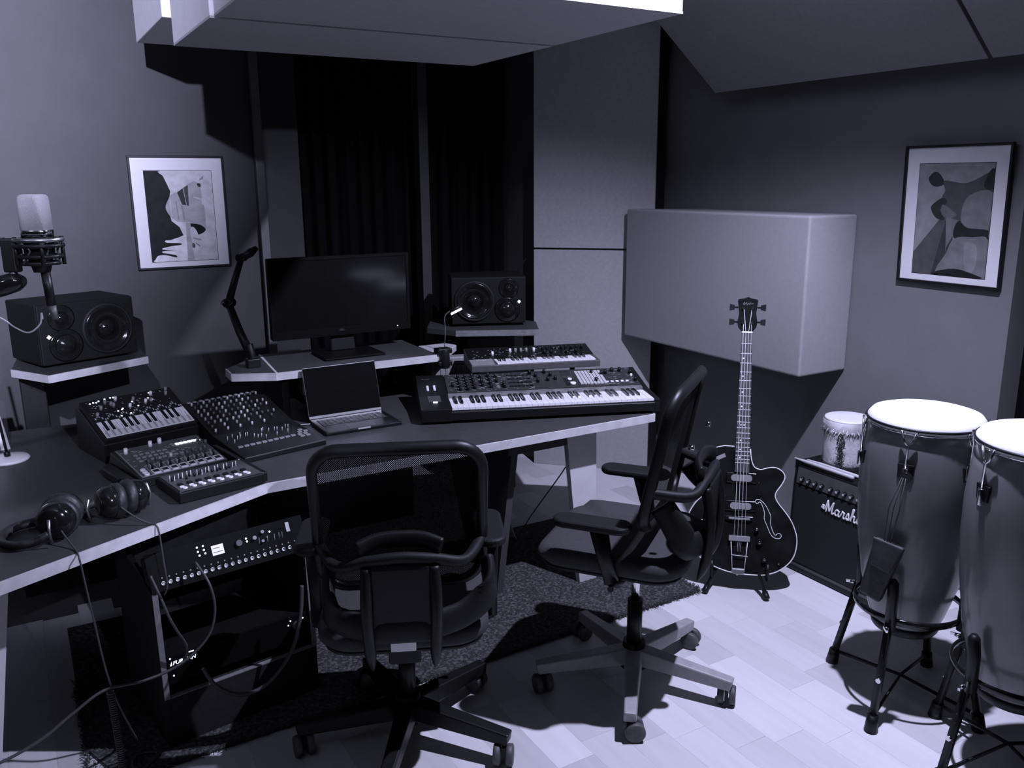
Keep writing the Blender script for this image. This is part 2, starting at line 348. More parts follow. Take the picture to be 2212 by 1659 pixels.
P2 = [(.13, [(0, .80), (.36, .47), (.52, .50), (.55, .80), (.30, 1), (0, 1)]), (.07, [(.42, .50), (.55, .52), (.52, .72), (.30, 1.0), (.27, 1.0)]),
      (.06, sm([(.14, .12), (.22, .07), (.30, .10), (.36, .17), (.30, .20), (.22, .20), (.16, .17)], 4)),
      (.13, sm([(.36, .15), (.66, .17), (.96, .07), (1.0, .08), (1.0, .50), (.60, .55), (.44, .50), (.36, .45), (.34, .30), (.38, .24)], 4)),
      (.05, sm([(.36, .30), (.24, .35), (.20, .40), (.28, .48), (.40, .50), (.36, .44), (.34, .40), (.42, .34)], 4)),
      (.24, [(.42, .47), (.60, .50), (.56, .60), (.46, .74), (.45, .80), (.44, .62)]), (.28, sm([(.70, .28), (1.0, .25), (1.0, .58), (.70, .58), (.62, .45)], 4)),
      (.05, sm([(.06 + .88, .07), (1.0, .06), (1.0, .22), (.88, .20)], 3)), (.04, sm([(.60, .50), (.72, .56), (1.0, .575), (1.0, .66), (.72, .64), (.56, .66), (.54, .58)], 4)),
      (.26, sm([(.56, .66), (.80, .64), (1.0, .66), (1.0, 1.0), (.36, 1.0), (.46, .80)], 4)), (.34, sm([(.70, .70), (.86, .72), (.86, .92), (.74, .94)], 4)),
      (.03, sm([(.34, .97), (.60, .93), (.88, .97), (.94, 1.0), (.34, 1.0)], 3)), (.20, sm([(.36, .36), (.52, .42), (.56, .46), (.46, .48), (.36, .45)], 3))]
P2 = [(g * .72, q) for g, q in P2]
framed('framed_print', 'black-framed print of a shell-like form and white shadow hand on the back wall', frame((.524, Y1 - .001, 1.243), (1, 0, 0), (0, 0, 1)) , .432, .530, P1, .62)
tl = Vector((0, 0, 1)) ; lean = Vector((-.06, 0, 1))
framed('framed_print_right', 'black-framed print of a dark horn-shaped form on the right wall above the congas', frame((X2 - .004, 2.277, 1.235), (0, -1, 0), (-.035, 0, 1)), .435, .537, P2, .27)
bpy.data.objects['framed_print_right'].name = 'framed_print.001'

# ============================================================ desk
DZ = .72
desk = thing('studio_desk', 'wide angled studio desk with dark top, pale plywood edge and white legs', 'desk')
dp = [(-1.05, 1.79), (.616, 2.609), (2.19, 2.613), (2.46, 3.05), (1.78, 3.60), (-.15, 3.72), (-1.25, 3.2)]
part('worktop', MB().prism([(a * .9985 + .001, b + (.002 if b < 2.7 else 0)) for a, b in dp], DZ - .03, DZ), M['desktop'], desk, bevel=.001)
el = MB()
for (a, b) in ((dp[0], dp[1]), (dp[1], dp[2]), (dp[2], dp[3])):
    a = Vector(a); b = Vector(b); d = (b - a).normalized(); n = Vector((d.y, -d.x)) * .004
    el.hexa([(*(a + n), DZ - .031), (*(b + n), DZ - .031), (*b, DZ - .031), (*a, DZ - .031)], [(*(a + n), DZ + .0005), (*(b + n), DZ + .0005), (*(b - n), DZ + .0005), (*(a - n), DZ + .0005)])
part('edge_band', el, M['edge'], desk, label='pale plywood edge band')
part('leg', MB().hexa([(1.90, 2.71, 0), (1.985, 2.71, 0), (1.985, 2.74, 0), (1.90, 2.74, 0)], [(1.825, 2.71, DZ - .03), (1.972, 2.71, DZ - .03), (1.972, 2.74, DZ - .03), (1.825, 2.74, DZ - .03)]), M['legw'], desk, bevel=.002, label='white board leg')
part('leg', MB().hexa([(1.55, 2.80, 0), (1.58, 2.80, 0), (1.58, 3.0, 0), (1.55, 3.0, 0)], [(1.60, 2.74, DZ - .03), (1.63, 2.74, DZ - .03), (1.63, 3.45, DZ - .03), (1.60, 3.45, DZ - .03)]), M['wall_dark'], desk, bevel=.002)
part('crossbar', MB().box(1.56, 1.96, 2.712, 2.737, .62, DZ - .03), M['wall_dark'], desk)
part('leg', MB().hexa([(-.36, 2.40, 0), (-.20, 2.48, 0), (-.215, 2.51, 0), (-.375, 2.43, 0)], [(-.44, 2.28, DZ - .03), (-.095, 2.46, DZ - .03), (-.11, 2.49, DZ - .03), (-.455, 2.31, DZ - .03)]), M['legw'], desk, bevel=.002, label='white board leg')
part('back_panel', MB().box(-.1, 1.5, 3.50, 3.52, .12, DZ - .03), M['wall_dark'], desk)
# monitor riser
RZ = .94
rs = thing('desk_riser', 'raised plywood shelf with angled ends standing along the back of the desk', 'desk shelf')
part('shelf', MB().prism([(.679, 3.386), (.677, 3.28), (.824, 3.205), (1.502, 3.2), (1.51, 3.60), (.86, 3.60)], RZ - .028, RZ), M['desktop'], rs, bevel=.001)
e2 = MB()
for a, b in (((.679, 3.386), (.677, 3.28)), ((.677, 3.28), (.824, 3.205)), ((.824, 3.205), (1.502, 3.2))):
    a = Vector(a); b = Vector(b); d = (b - a).normalized(); n = Vector((d.y, -d.x)) * .003
    e2.hexa([(*(a + n), RZ - .029), (*(b + n), RZ - .029), (*b, RZ - .029), (*a, RZ - .029)], [(*(a + n), RZ + .0005), (*(b + n), RZ + .0005), (*(b - n), RZ + .0005), (*(a - n), RZ + .0005)])
part('edge_band', e2, M['edge'], rs, label='pale plywood edge')
part('joint_strip', MB().prism([(.824, 3.205), (.832, 3.205), (.868, 3.60), (.858, 3.60)], RZ, RZ + .001), M['edge'], rs)
part('end_board', MB().prism([(1.503, 3.198), (1.535, 3.198), (1.668, 3.353), (1.645, 3.42), (1.512, 3.42)], RZ - .028, RZ + .0005), M['lgrey'], rs, bevel=.004, label='pale grey end board')
for sx in (.86, 1.44): part('support', MB().box(sx, sx + .03, 3.27, 3.56, .7455, RZ - .028), M['blackm'], rs, bevel=.004)
part('support', MB().lathe([(.045, 0), (.075, 0), (.075, .03), (.045, .03), (.045, 0)], 24, T=frame((1.0, 3.40, RZ - .028 - .080), (1, 0, 0), (0, 0, 1)), cap=False), M['blackm'], rs)
# monitor
mo = thing('computer_monitor', 'large black widescreen monitor switched off on the desk riser', 'monitor', (0, 0, 0))
part('stand_base', MB().box(1.055, 1.315, 3.31, 3.50, RZ + .0005, RZ + .010), M['unit'], mo, bevel=.004)
part('stand_neck', MB().hexa([(1.13, 3.46, RZ + .01), (1.24, 3.46, RZ + .01), (1.24, 3.48, RZ + .01), (1.13, 3.48, RZ + .01)], [(1.15, 3.488, 1.20), (1.22, 3.488, 1.20), (1.22, 3.505, 1.20), (1.15, 3.505, 1.20)]), M['black'], mo, bevel=.004)
part('housing', MB().box(.884, 1.491, 3.452, 3.486, 1.018, 1.350), M['unit'], mo, bevel=.006)
part('screen', MB().box(.897, 1.478, 3.449, 3.453, 1.050, 1.338), M['glass'], mo)
bz = MB(); 
for (a, b, c, d) in ((.884, 1.491, 1.018, 1.050), (.884, 1.491, 1.338, 1.350), (.884, .897, 1.05, 1.338), (1.478, 1.491, 1.05, 1.338)): bz.box(a, b, 3.446, 3.452, c, d)
part('bezel', bz, M['unit'], mo)
text('DELL', .011, M['steel'], mo, frame((1.166, 3.4455, 1.037), (1, 0, 0), (0, 0, 1)), 'lettering')
part('power_light', MB().box(1.428, 1.431, 3.4445, 3.447, 1.034, 1.037), M['ledbr'], mo)
# boom arm left of the riser
ba = thing('boom_arm', 'black jointed microphone arm clamped to the left end of the riser', 'microphone arm')
part('clamp', MB().box(.755, .805, 3.34, 3.39, RZ, RZ + .035).cyl((.78, 3.365, RZ + .03), (.772, 3.38, RZ + .09), .016), M['black'], ba, bevel=.003)
part('lower_arm', MB().tube([(.772, 3.38, RZ + .06), (.752, 3.42, 1.07), (.730, 3.47, 1.175)], [.020, .019, .017], flat=(1, .8)), M['black'], ba)
part('joint', MB().cyl((.715, 3.465, 1.185), (.748, 3.49, 1.185), .018).cyl((.70, 3.46, 1.19), (.715, 3.465, 1.185), .009), M['gloss'], ba)
part('upper_arm', MB().tube([(.731, 3.475, 1.19), (.762, 3.49, 1.27), (.795, 3.50, 1.352)], [.017, .016, .015], flat=(1, .8)), M['black'], ba)
part('joint', MB().cyl((.785, 3.485, 1.357), (.812, 3.515, 1.357), .017), M['gloss'], ba)
part('head_mount', MB().tube([(.80, 3.50, 1.357), (.835, 3.50, 1.375), (.862, 3.505, 1.392)], [.014, .018, .010]), M['black'], ba)
for p in ((.79, 3.482, 1.372), (.804, 3.484, 1.360), (.713, 3.456, 1.17)): part('screw', MB().cyl(p, (p[0], p[1] - .004, p[2]), .004, seg=8), M['chrome'], ba)

# ============================================================ speakers and their shelves
def speaker(label, loc, rot, flip, g):
    W, Dp, H = .383, .292, .245; t = thing('studio_monitor_speaker', label, 'speaker', loc, rot, g)
    part('cabinet', MB().box(0, W, .012, Dp, .006, H), M['cab'], t, bevel=.006)
    X = (lambda u: W - u) if flip else (lambda u: u)
    part('front_baffle', MB().box(.002, W - .002, 0, .014, .008, H - .002), M['cab'], t, bevel=.004)
    wx, wz, wr = X(.265), .125, .098
    T = frame((wx, 0, wz), (1, 0, 0), (0, 0, 1))
    ww = part('woofer', MB().lathe([(.0, -.030), (.035, -.032), (.036, -.022), (.055, -.030), (.083, -.006), (.088, .002), (.094, .002), (wr, -.003)][1:] if False else [(.004, .012), (.030, .006), (.034, -.004), (.080, .002 + .006), (.086, .014), (.092, .012), (.098, .004), (.100, 0)], 40, T=T, cap=True), M['gloss'], t)
    part('surround_ring', MB().lathe([(.088, .003), (.094, .012), (.102, .010), (.105, 0)], 40, T=T, cap=False), M['blackm'], t)
    T2 = frame((X(.098), 0, .078), (1, 0, 0), (0, 0, 1))
    part('midrange_driver', MB().lathe([(.066, 0), (.058, .003), (.040, -.001), (.036, .004), (.022, .014), (.002, .018)], 32, T=T2), M['gloss'], t)
    T3 = frame((X(.090), 0, .187), (1, 0, 0), (0, 0, 1))
    part('tweeter', MB().lathe([(.052, 0), (.046, .002), (.018, -.001), (.013, .005), (.002, .010)], 28, T=T3), M['gloss'], t)
    lx, lz = X(.036), .118; q = .0085
    part('logo_light', MB().prism([(lx - q, lz), (lx, lz - q), (lx + q, lz), (lx, lz + q)], -.0015, .001, ax='y'), M['ledbr'], t, label='lit white diamond indicator')
    for fx in (.03, W - .07): part('foot', MB().box(fx, fx + .04, .03, Dp - .03, 0, .007), M['black'], t)
    return t
speaker('black studio speaker lit diamond left, on the shelf at the left under the framed print', (.063, 3.727, .949), 19.9, False, 'studio speakers with lit diamond lights')
speaker('black studio speaker with lit diamond on its right, in the dark curtained niche', (1.905, 3.880, .928), -23.5, True, 'studio speakers with lit diamond lights')
for nm, lab, poly, z, colx, e0, e1 in (('speaker_shelf', 'small angled shelf with pale edge holding the speaker left of the mixer', [(-.045, 3.80), (.075, 3.60), (.450, 3.795), (.445, 4.02), (.26, 4.16), (-.02, 4.07)], .944, (-.025, .065, 3.84, 3.95), 0, 2),
                             ('speaker_shelf', 'small shelf with pale edge holding the speaker in the dark niche', [(1.79, 3.93), (1.875, 3.775), (2.245, 3.585), (2.36, 3.80), (2.30, 4.05), (1.93, 4.18)], .922, (1.98, 2.26, 3.85, 4.05), 1, 3)):
    t = thing(nm, lab, 'shelf', group='speaker shelves')
    part('board', MB().prism(poly, z - .028, z), M['desktop'], t, bevel=.001)
    e3 = MB()
    for i in range(e0, e1):
        a = Vector(poly[i]); b = Vector(poly[i + 1]); d = (b - a).normalized(); n = Vector((d.y, -d.x)) * .003
        if i == 2: continue
        e3.hexa([(*(a + n), z - .029), (*(b + n), z - .029), (*b, z - .029), (*a, z - .029)], [(*(a + n), z + .0005), (*(b + n), z + .0005), (*(b - n), z + .0005), (*(a - n), z + .0005)])
    part('edge_band', e3, M['edge'] if e0 == 0 else M['rackedge'], t)
    part('pedestal', MB().box(*colx, 0, z - .028), M['black'], t, bevel=.004)
# clip lamp
lp = thing('clip_lamp', 'small black clip lamp with thin stem clamped to the pale right end of the riser', 'lamp')
part('clamp', MB().box(1.50, 1.565, 3.185, 3.235, RZ + .001, RZ + .024).box(1.50, 1.565, 3.185, 3.235, RZ - .05, RZ - .030).cyl((1.532, 3.195, RZ - .06), (1.532, 3.195, RZ + .02), .022), M['black'], lp, bevel=.004)
part('stem', MB().tube(spline([(1.555, 3.24, RZ + .02), (1.57, 3.26, RZ + .09), (1.585, 3.29, RZ + .145), (1.63, 3.30, RZ + .17)], 6), .0022, seg=6), M['cable'], lp)
part('lamp_head', MB().tube([(1.615, 3.30, RZ + .160), (1.66, 3.285, RZ + .182)], .010), M['black'], lp)
part('light_strip', MB().tube([(1.615, 3.293, RZ + .150), (1.66, 3.278, RZ + .172)], .0045), M['ledbr'], lp)

# ============================================================ electronic instruments
def knob_mesh(r, h, tilt, m, r2=None, seg=10):
    n = Vector((0, -sin(tilt), cos(tilt))); return MB().cyl((0, 0, 0), n * h, r, r2 or r * .8, seg).mesh('knob', m)
class Panel:                    # a tilted plane on a device: (u across, v up the slope) -> local point
    def __init__(s, y0, z0, tilt): s.y0, s.z0, s.t = y0, z0, tilt; s.n = Vector((0, -sin(tilt), cos(tilt)))
    def p(s, u, v, h=0): return Vector((u, s.y0 + v * cos(s.t), s.z0 + v * sin(s.t))) + s.n * h
    def plate(s, mb, u0, u1, v0, v1, h0, h1, mi=0):
        q = lambda h: [s.p(u0, v0, h), s.p(u1, v0, h), s.p(u1, v1, h), s.p(u0, v1, h)]
        return mb.hexa(q(h0), q(h1), mi)
    def T(s, u, v, h=0): return frame(s.p(u, v, h), (1, 0, 0), (0, cos(s.t), sin(s.t)))
BLK = {1, 2, 4, 5, 6}           # white-key index (mod 7) that has a black key on its left
def keys(t, n, x0, wkey, y0, y1, z0, drop, bw_, bl, mw, mb_, slope=.0, tip=0):
    wm = MB().box(.0004, wkey - .0006, 0, y1 - y0, 0, .010).mesh('white_key', mw)
    bm_ = MB().hexa([(-bw_ / 2, 0, 0), (bw_ / 2, 0, 0), (bw_ / 2, bl, 0), (-bw_ / 2, bl, 0)], [(-bw_ * .42, .006, .009), (bw_ * .42, .006, .009), (bw_ * .42, bl, .010), (-bw_ * .42, bl, .010)]).mesh('black_key', mb_)
    for i in range(n):
        link('white_key', wm, t, (x0 + i * wkey, y0, z0))
        if i % 7 in BLK and i: link('black_key', bm_, t, (x0 + i * wkey, y1 - bl, z0 + .010))
# --- big keyboard synth
kb = thing('synthesizer_keyboard', 'large black 61-key synthesizer with wooden strip on the right half of the desk', 'keyboard', (1.312, 2.955, DZ), -21)
W = .965
part('body', MB().prism([(0, .012), (0, .046), (.006, .050), (.165, .050), (.175, .068), (.378, .108), (.378, .012)], 0, W, ax='x'), M['black'], kb, bevel=.003)
for fx in (.05, W - .08):
    for fy in (.03, .33): part('foot', MB().cyl((fx, fy, 0), (fx, fy, .013), .014), M['black'], kb)
part('left_cheek', MB().prism([(-.002, .010), (-.002, .062), (.165, .072), (.38, .114), (.38, .010)], -.002, .118, ax='x'), M['black'], kb, bevel=.003)
part('right_cheek', MB().prism([(-.002, .010), (-.002, .062), (.165, .072), (.38, .114), (.38, .010)], W - .020, W + .002, ax='x'), M['black'], kb, bevel=.003)
part('wood_strip', MB().prism([(.163, .050), (.163, .073), (.186, .078), (.186, .05)], .118, W - .020, ax='x'), M['wood'], kb, bevel=.002, label='wooden strip behind the keys')
keys(kb, 36, .121, (W - .020 - .121) / 36, .012, .162, .052, 0, .011, .092, M['white'], M['gloss'])
pn = Panel(.188, .0785, atan2(.034, .19)); tl_ = pn.t
part('control_panel', pn.plate(MB(), .120, W - .022, 0, .19, -.002, .0015), M['pan'], kb)
dots = MB()
for i in range(260):
    u = random.uniform(.13, .93); v = random.uniform(.005, .18)
    if .49 < u < .70: continue
    pn.plate(dots, u, u + random.uniform(.004, .016), v, v + .0012, .0015, .0018)
part('panel_print', dots, M['lgrey'], kb, label='small white panel printing')
kd = knob_mesh(.0078, .019, tl_, M['black']); kw = knob_mesh(.006, .014, tl_, M['white'])
cap = {}
def putknob(t, P, mesh, u, v, marker=True):
    o = link('knob', mesh, t, P.p(u, v, .001))
    return o
for u, vs_ in ((.145, (.06,)), (.175, (.02, .05, .08, .11, .145)), (.205, (.02, .05, .08, .11, .145)), (.235, (.03, .06, .09, .12, .15)), (.27, (.05, .09, .14)), (.305, (.03, .07, .11, .15)), (.335, (.09, .14)), (.36, (.03, .05)),
               (.49, (.16,)), (.51, (.07, .13)), (.555, (.08, .165)), (.575, (.13,)), (.59, (.09,)), (.76, (.05, .14)), (.80, (.12,)), (.82, (.13,)), (.855, (.15,)), (.89, (.15,)), (.93, (.04, .12))):
    for v in vs_: putknob(kb, pn, kd, u, v)
for u, v in ((.335, .10), (.925, .085)): putknob(kb, pn, kw, u, v)
mk = MB()
for u in (.175, .205, .235, .27, .305, .335):
    for v in (.028, .058, .088, .118, .15): pn.plate(mk, u - .007, u + .007, v + .010, v + .012, .0015, .0025)
part('knob_marker', mk, M['lgrey'], kb)
bt = pn.plate(MB(), 0, .014, 0, .010, 0, .004); 
btm = MB().hexa([(0, 0, 0), (.013, 0, 0), (.013, .009, .0016), (0, .009, .0016)], [(0, 0, .004), (.013, 0, .004), (.013, .009, .0056), (0, .009, .0056)]).mesh('button', M['black'])
btw = MB().hexa([(0, 0, 0), (.013, 0, 0), (.013, .009, .0016), (0, .009, .0016)], [(0, 0, .004), (.013, 0, .004), (.013, .009, .0056), (0, .009, .0056)]).mesh('button', M['white'])
for r in range(4):
    for c in range(6): link('button', btm, kb, pn.p(.385 + c * .017, .03 + r * .038, .001))
for c in range(5): link('button', btw, kb, pn.p(.80 + c * .022, .035, .001))
part('display', pn.plate(MB(), .625, .665, .02, .17, .001, .003), M['gloss'], kb)
part('joystick', MB().cyl(pn.p(.655, .03, .003), pn.p(.655, .03, .010), .012).cyl(pn.p(.650, .075, .003), pn.p(.650, .075, .010), .009), M['ledbr'] if False else M['white'], kb)
part('slider_bed', pn.plate(MB(), .695, .700, .02, .17, .001, .002), M['black'], kb)
for c in range(8): part('pad_strip', pn.plate(MB(), .688 + c * .0148, .700 + c * .0148, .025, .165, .0015, .005), M['lgrey'], kb)
for c in range(2): part('wheel', MB().prism([(.215, .083), (.255, .091), (.255, .099), (.215, .091)], .035 + c * .028, .045 + c * .028, ax='x'), M['white'], kb, bevel=.002)
part('touch_pad', MB().hexa([(.035, .09, .068), (.085, .09, .068), (.085, .17, .072), (.035, .17, .072)], [(.035, .09, .0695), (.085, .09, .0695), (.085, .17, .0745), (.035, .17, .0745)]), M['dgrey'], kb)
part('pad_light', MB().box(.052, .070, .082, .090, .067, .071), M['led'], kb)
# --- small keyboard synth behind it
k2 = thing('small_synthesizer', 'small synthesizer with pale front panel and mini keys behind the large keyboard', 'keyboard', (1.662, 3.200, .842), -18.5)
W2 = .578
part('body', MB().prism([(0, 0), (0, .030), (.10, .036), (.231, .062), (.231, 0)], 0, W2, ax='x'), M['dgrey'], k2, bevel=.003)
keys(k2, 22, .115, (W2 - .135) / 22, .006, .095, .026, 0, .008, .055, M['white'], M['gloss'])
part('touch_panel', MB().hexa([(.004, .004, .030), (.105, .004, .030), (.105, .095, .036), (.004, .095, .036)], [(.004, .004, .032), (.105, .004, .032), (.105, .095, .038), (.004, .095, .038)]), M['grey'], k2)
pn2 = Panel(.10, .0365, atan2(.026, .131))
part('control_panel', pn2.plate(MB(), .003, W2 - .003, 0, .130, -.001, .001), M['black'], k2)
text('ARTURIA', .011, M['white'], k2, frame((.030, .060, .0378), (1, 0, 0), (0, 1, .06)), ext=.0003)
text('ARTURIA', .008, M['grey'], kb, frame((.02, .330, .1075), (1, 0, 0), (0, 1, .18)), ext=.0003)
sp2 = MB()
for i in range(70):
    u = random.uniform(.01, .5); v = random.uniform(.005, .11); pn2.plate(sp2, u, u + .006, v, v + .002, .001, .0014)
part('panel_print', sp2, M['lgrey'], k2)
kk_w = knob_mesh(.0065, .022, pn2.t, M['white']); kk_g = knob_mesh(.0065, .022, pn2.t, M['grey']); kk_d = knob_mesh(.0065, .020, pn2.t, M['blackm'])
for u in (.115, ): link('knob', kk_w, k2, pn2.p(u, .03, 0))
for u in (.20, .225, .25, .275, .31): link('knob', kk_w if u > .3 or u < .21 else kk_g, k2, pn2.p(u, .055, 0))
for u in (.355, .375, .40, .445, .465, .49, .515, .54): link('knob', kk_d, k2, pn2.p(u, .075, 0))
for u in (.355, .385, .455, .50): link('knob', kk_d, k2, pn2.p(u, .03, 0))
st2 = thing('keyboard_stand', 'low black stand carrying the small synthesizer behind the large keyboard', 'stand', (1.662, 3.200, DZ), -18.5)
for sx in (.05, .50): part('side_support', MB().prism([(.20, 0), (.225, 0), (.225, .121), (.215, .121)], sx, sx + .02, ax='x').prism([(.08, .108), (.225, .108), (.225, .121), (.08, .121)], sx, sx + .02, ax='x'), M['black'], st2)
part('crossbar', MB().box(.05, .52, .205, .222, .03, .05), M['black'], st2)
# grey slotted cover behind the keyboards
gp = thing('slotted_grey_case', 'light grey case with vertical slots standing between riser and small synthesizer', 'equipment case', (1.60, 3.53, DZ), -17)
part('case', MB().prism([(.02, 0), (.24, 0), (.24, .09), (.215, .125), (.185, .135), (.02, .135)], 0, .06, ax='y'), M['grey'], gp, bevel=.006)
for i in range(7): part('slot', MB().box(.040 + i * .024, .052 + i * .024, -.0015, .002, .095, .100).box(.040 + i * .024, .042 + i * .024, -.0015, .002, .02, .1), M['dgrey'], gp)
# --- touch-plate synth on a wedge stand
mf = thing('touchplate_synthesizer', 'black mini synthesizer with flat outlined keys, lit dots and pale knobs behind the drum machine', 'synthesizer', (.205, 3.085, DZ), 15)
W3 = .325
part('stand', MB().prism([(.005, 0), (-.004, .070), (.215, .155), (.250, .155), (.262, 0)], -.004, W3 + .004, ax='x'), M['black'], mf, bevel=.004)
p3 = Panel(0, .075, R(23)); hh = .012
part('body', p3.plate(MB(), 0, W3, 0, .235, -.004, hh), M['blackm'], mf, bevel=.002)
wk = (W3 - .016) / 15
wmesh = MB(); wmesh.hexa([Vector((0, 0, 0)), Vector((wk - .0012, 0, 0)), p3.p(wk - .0012, .092) - p3.p(0, 0), p3.p(0, .092) - p3.p(0, 0)],
                         [p3.n * .0018, Vector((wk - .0012, 0, 0)) + p3.n * .0018, p3.p(wk - .0012, .092, .0018) - p3.p(0, 0), p3.p(0, .092, .0018) - p3.p(0, 0)])
wmesh = wmesh.mesh('white_key', M['white'])
bmesh_ = MB(); b0 = p3.p(0, 0); bmesh_.hexa([p3.p(-.0055, 0, 0) - b0, p3.p(.0055, 0, 0) - b0, p3.p(.0055, .056, 0) - b0, p3.p(-.0055, .056, 0) - b0], [p3.p(-.0055, 0, .0028) - b0, p3.p(.0055, 0, .0028) - b0, p3.p(.0055, .056, .0028) - b0, p3.p(-.0055, .056, .0028) - b0])
bmesh_ = bmesh_.mesh('black_key', M['black'])
lm = MB()
for i in range(15):
    link('white_key', wmesh, mf, p3.p(.008 + i * wk, .008, hh))
    if i % 7 in BLK and i: link('black_key', bmesh_, mf, p3.p(.008 + i * wk, .046, hh))
    p3.plate(lm, .008 + i * wk + wk * .45, .008 + i * wk + wk * .52, .012, .07, hh + .0018, hh + .0024)
part('key_print', lm, M['black'], mf)
lm = MB()
for i in range(15): p3.plate(lm, .008 + i * wk + .003, .008 + i * wk + wk - .0042, .011, .045, hh + .0018, hh + .0022)
part('key_inlay', lm, M['lgrey'], mf)
wv = MB()
for i in range(40):
    u = .012 + i * .0077; a = .118 + .012 * sin(i * 1.1) ; p3.plate(wv, u, u + .004, a, a + .010, hh, hh + .0006)
for i in range(60):
    u = random.uniform(.01, .3); v = random.uniform(.14, .225); p3.plate(wv, u, u + .005, v, v + .0015, hh, hh + .0006)
part('panel_print', wv, M['lgrey'], mf)
for (u, v, big) in ((.075, .20, 0), (.05, .17, 0), (.095, .175, 0), (.145, .155, 1), (.09, .185, 0), (.24, .205, 1), (.205, .165, 1), (.115, .21, 1), (.17, .19, 0), (.225, .165, 0), (.025, .135, 0), (.29, .19, 0), (.30, .215, 0)):
    link('knob', knob_mesh(.006, .016, p3.t, M['white'] if big else M['grey']), mf, p3.p(u, v, hh))
for (u, v) in ((.03, .215), (.042, .218), (.052, .216), (.062, .222), (.085, .228), (.105, .230), (.115, .229), (.12, .225), (.10, .145), (.115, .150), (.12, .155), (.175, .155), (.165, .185), (.215, .182), (.225, .19), (.235, .178), (.135, .12), (.10, .115), (.24, .22)):
    part('indicator_light', MB().cyl(p3.p(u, v, hh), p3.p(u, v, hh + .0015), .0032, seg=8), M['led'], mf)
# --- mixer
mx_ = thing('mixing_console', 'black analogue mixing console crowded with knobs, beside the laptop', 'mixer', (.606, 2.843, DZ), 12.4)
W4 = .315
part('body', MB().prism([(0, 0), (0, .020), (.245, .045), (.50, .118), (.50, 0)], 0, W4, ax='x'), M['black'], mx_, bevel=.004)
part('armrest_edge', MB().box(.006, W4 - .004, -.001, .002, .018, .0205), M['steel'], mx_, label='bright front edge')
pf = Panel(0, .021, atan2(.025, .245)); pk = Panel(.248, .047, atan2(.073, .252))
mfad = MB().cyl((0, 0, 0), (0, -.002, .016), .0016, .0016, 6).mesh('fader', M['lgrey'])
for i in range(11):
    link('fader', mfad, mx_, pf.p(.022 + i * .0225, .13 + random.uniform(.0, .06), 0)); link('fader', mfad, mx_, pf.p(.030 + i * .0225, .12 + random.uniform(.0, .08), 0))
_gbtn = MB().hexa([(0, 0, 0), (.017, 0, 0), (.017, .010, .001), (0, .010, .001)], [(0, 0, .004), (.017, 0, .004), (.017, .010, .005), (0, .010, .005)]).mesh('button', M['grey'])
for i in range(10):
    link('button', _gbtn, mx_, pf.p(.022 + i * .0225, .088, 0))
for r_i, u in ((0, .25), (1, .272), (0, .272), (2, .26), (1, .25), (2, .284), (3, .272)): link('button', _gbtn, mx_, pf.p(u, .065 + r_i * .020, 0))
kms = [knob_mesh(.0045, .012, pk.t, m, .0036, 8) for m in (M['grey'], M['lgrey'], M['dgrey'])]
for r in range(8):
    for c in range(12):
        if r < 2 and c % 2: continue
        if c > 9 and r % 3 == 0: continue
        link('knob', random.choice(kms), mx_, pk.p(.020 + c * .0235 + random.uniform(-.001, .001), .018 + r * .030, 0))
kj = MB().lathe([(.0075, 0), (.0075, .004), (.004, .005), (.004, .002)], 12).mesh('jack_socket', M['grey'])
for c in range(12): link('jack_socket', kj, mx_, pk.p(.02 + c * .0235, .252, -.002))
# --- drum machine and fader controller
dm = thing('drum_machine', 'black drum machine with a row of eight white-framed pads, in front of the outlined-key synthesizer', 'drum machine', (.262, 2.765, DZ), 12)
p5 = Panel(.0, .030, R(7))
part('body', MB().hexa([(0, 0, 0), (.295, 0, 0), (.295, .255, 0), (-.012, .255, 0)], [(.012, .004, .029), (.293, .004, .029), (.293, .255, .060), (.002, .255, .060)]), M['black'], dm, bevel=.003)
part('left_wing', MB().prism([(.0, .006), (-.040, .06), (-.045, .20), (-.006, .25)], .004, .030), M['black'], dm, bevel=.004)
part('faceplate', p5.plate(MB(), .014, .292, .006, .254, -.001, .0012), M['dgrey'], dm)
ol = MB(); 
for (a, b, c, d) in ((.018, .285, .010, .0125), (.018, .0195, .01, .25), (.052, .285, .088, .0895)): p5.plate(ol, a, b, c, d, .001, .0017)
for i in range(9): p5.plate(ol, .052 + i * .029, .0532 + i * .029, .0125, .088, .001, .0017)
for i in range(50):
    u = random.uniform(.02, .28); v = random.uniform(.1, .245); p5.plate(ol, u, u + random.uniform(.004, .012), v, v + .0012, .001, .0017)
part('panel_print', ol, M['lgrey'], dm)
def ring(u0, u1, v0, v1, t_, P, mb):
    P.plate(mb, u0, u1, v0, v0 + t_ * 2, .001, .005); P.plate(mb, u0, u1, v1 - t_, v1, .001, .005); P.plate(mb, u0, u0 + t_, v0, v1, .001, .005); P.plate(mb, u1 - t_, u1, v0, v1, .001, .005); return mb
for i in range(8):
    pd = part('drum_pad', p5.plate(MB(), .058 + i * .029, .078 + i * .029, .020, .042, .001, .0045), M['black'], dm)
    part('pad_frame', ring(.055 + i * .029, .081 + i * .029, .015, .046, .0036, p5, MB()), M['white'], pd)
    part('fader', MB().cyl(p5.p(.066 + i * .029, .060, 0), p5.p(.066 + i * .029, .060, .022), .004, .003, 8), M['black'], dm)
    part('fader_marker', p5.plate(MB(), .061 + i * .029, .0625 + i * .029, .060, .078, .001, .012), M['lgrey'], dm)
for v in (.022, .040, .058): part('button', MB().cyl(p5.p(.036, v, 0), p5.p(.036, v, .006), .009, .008, 12), M['white'], dm)
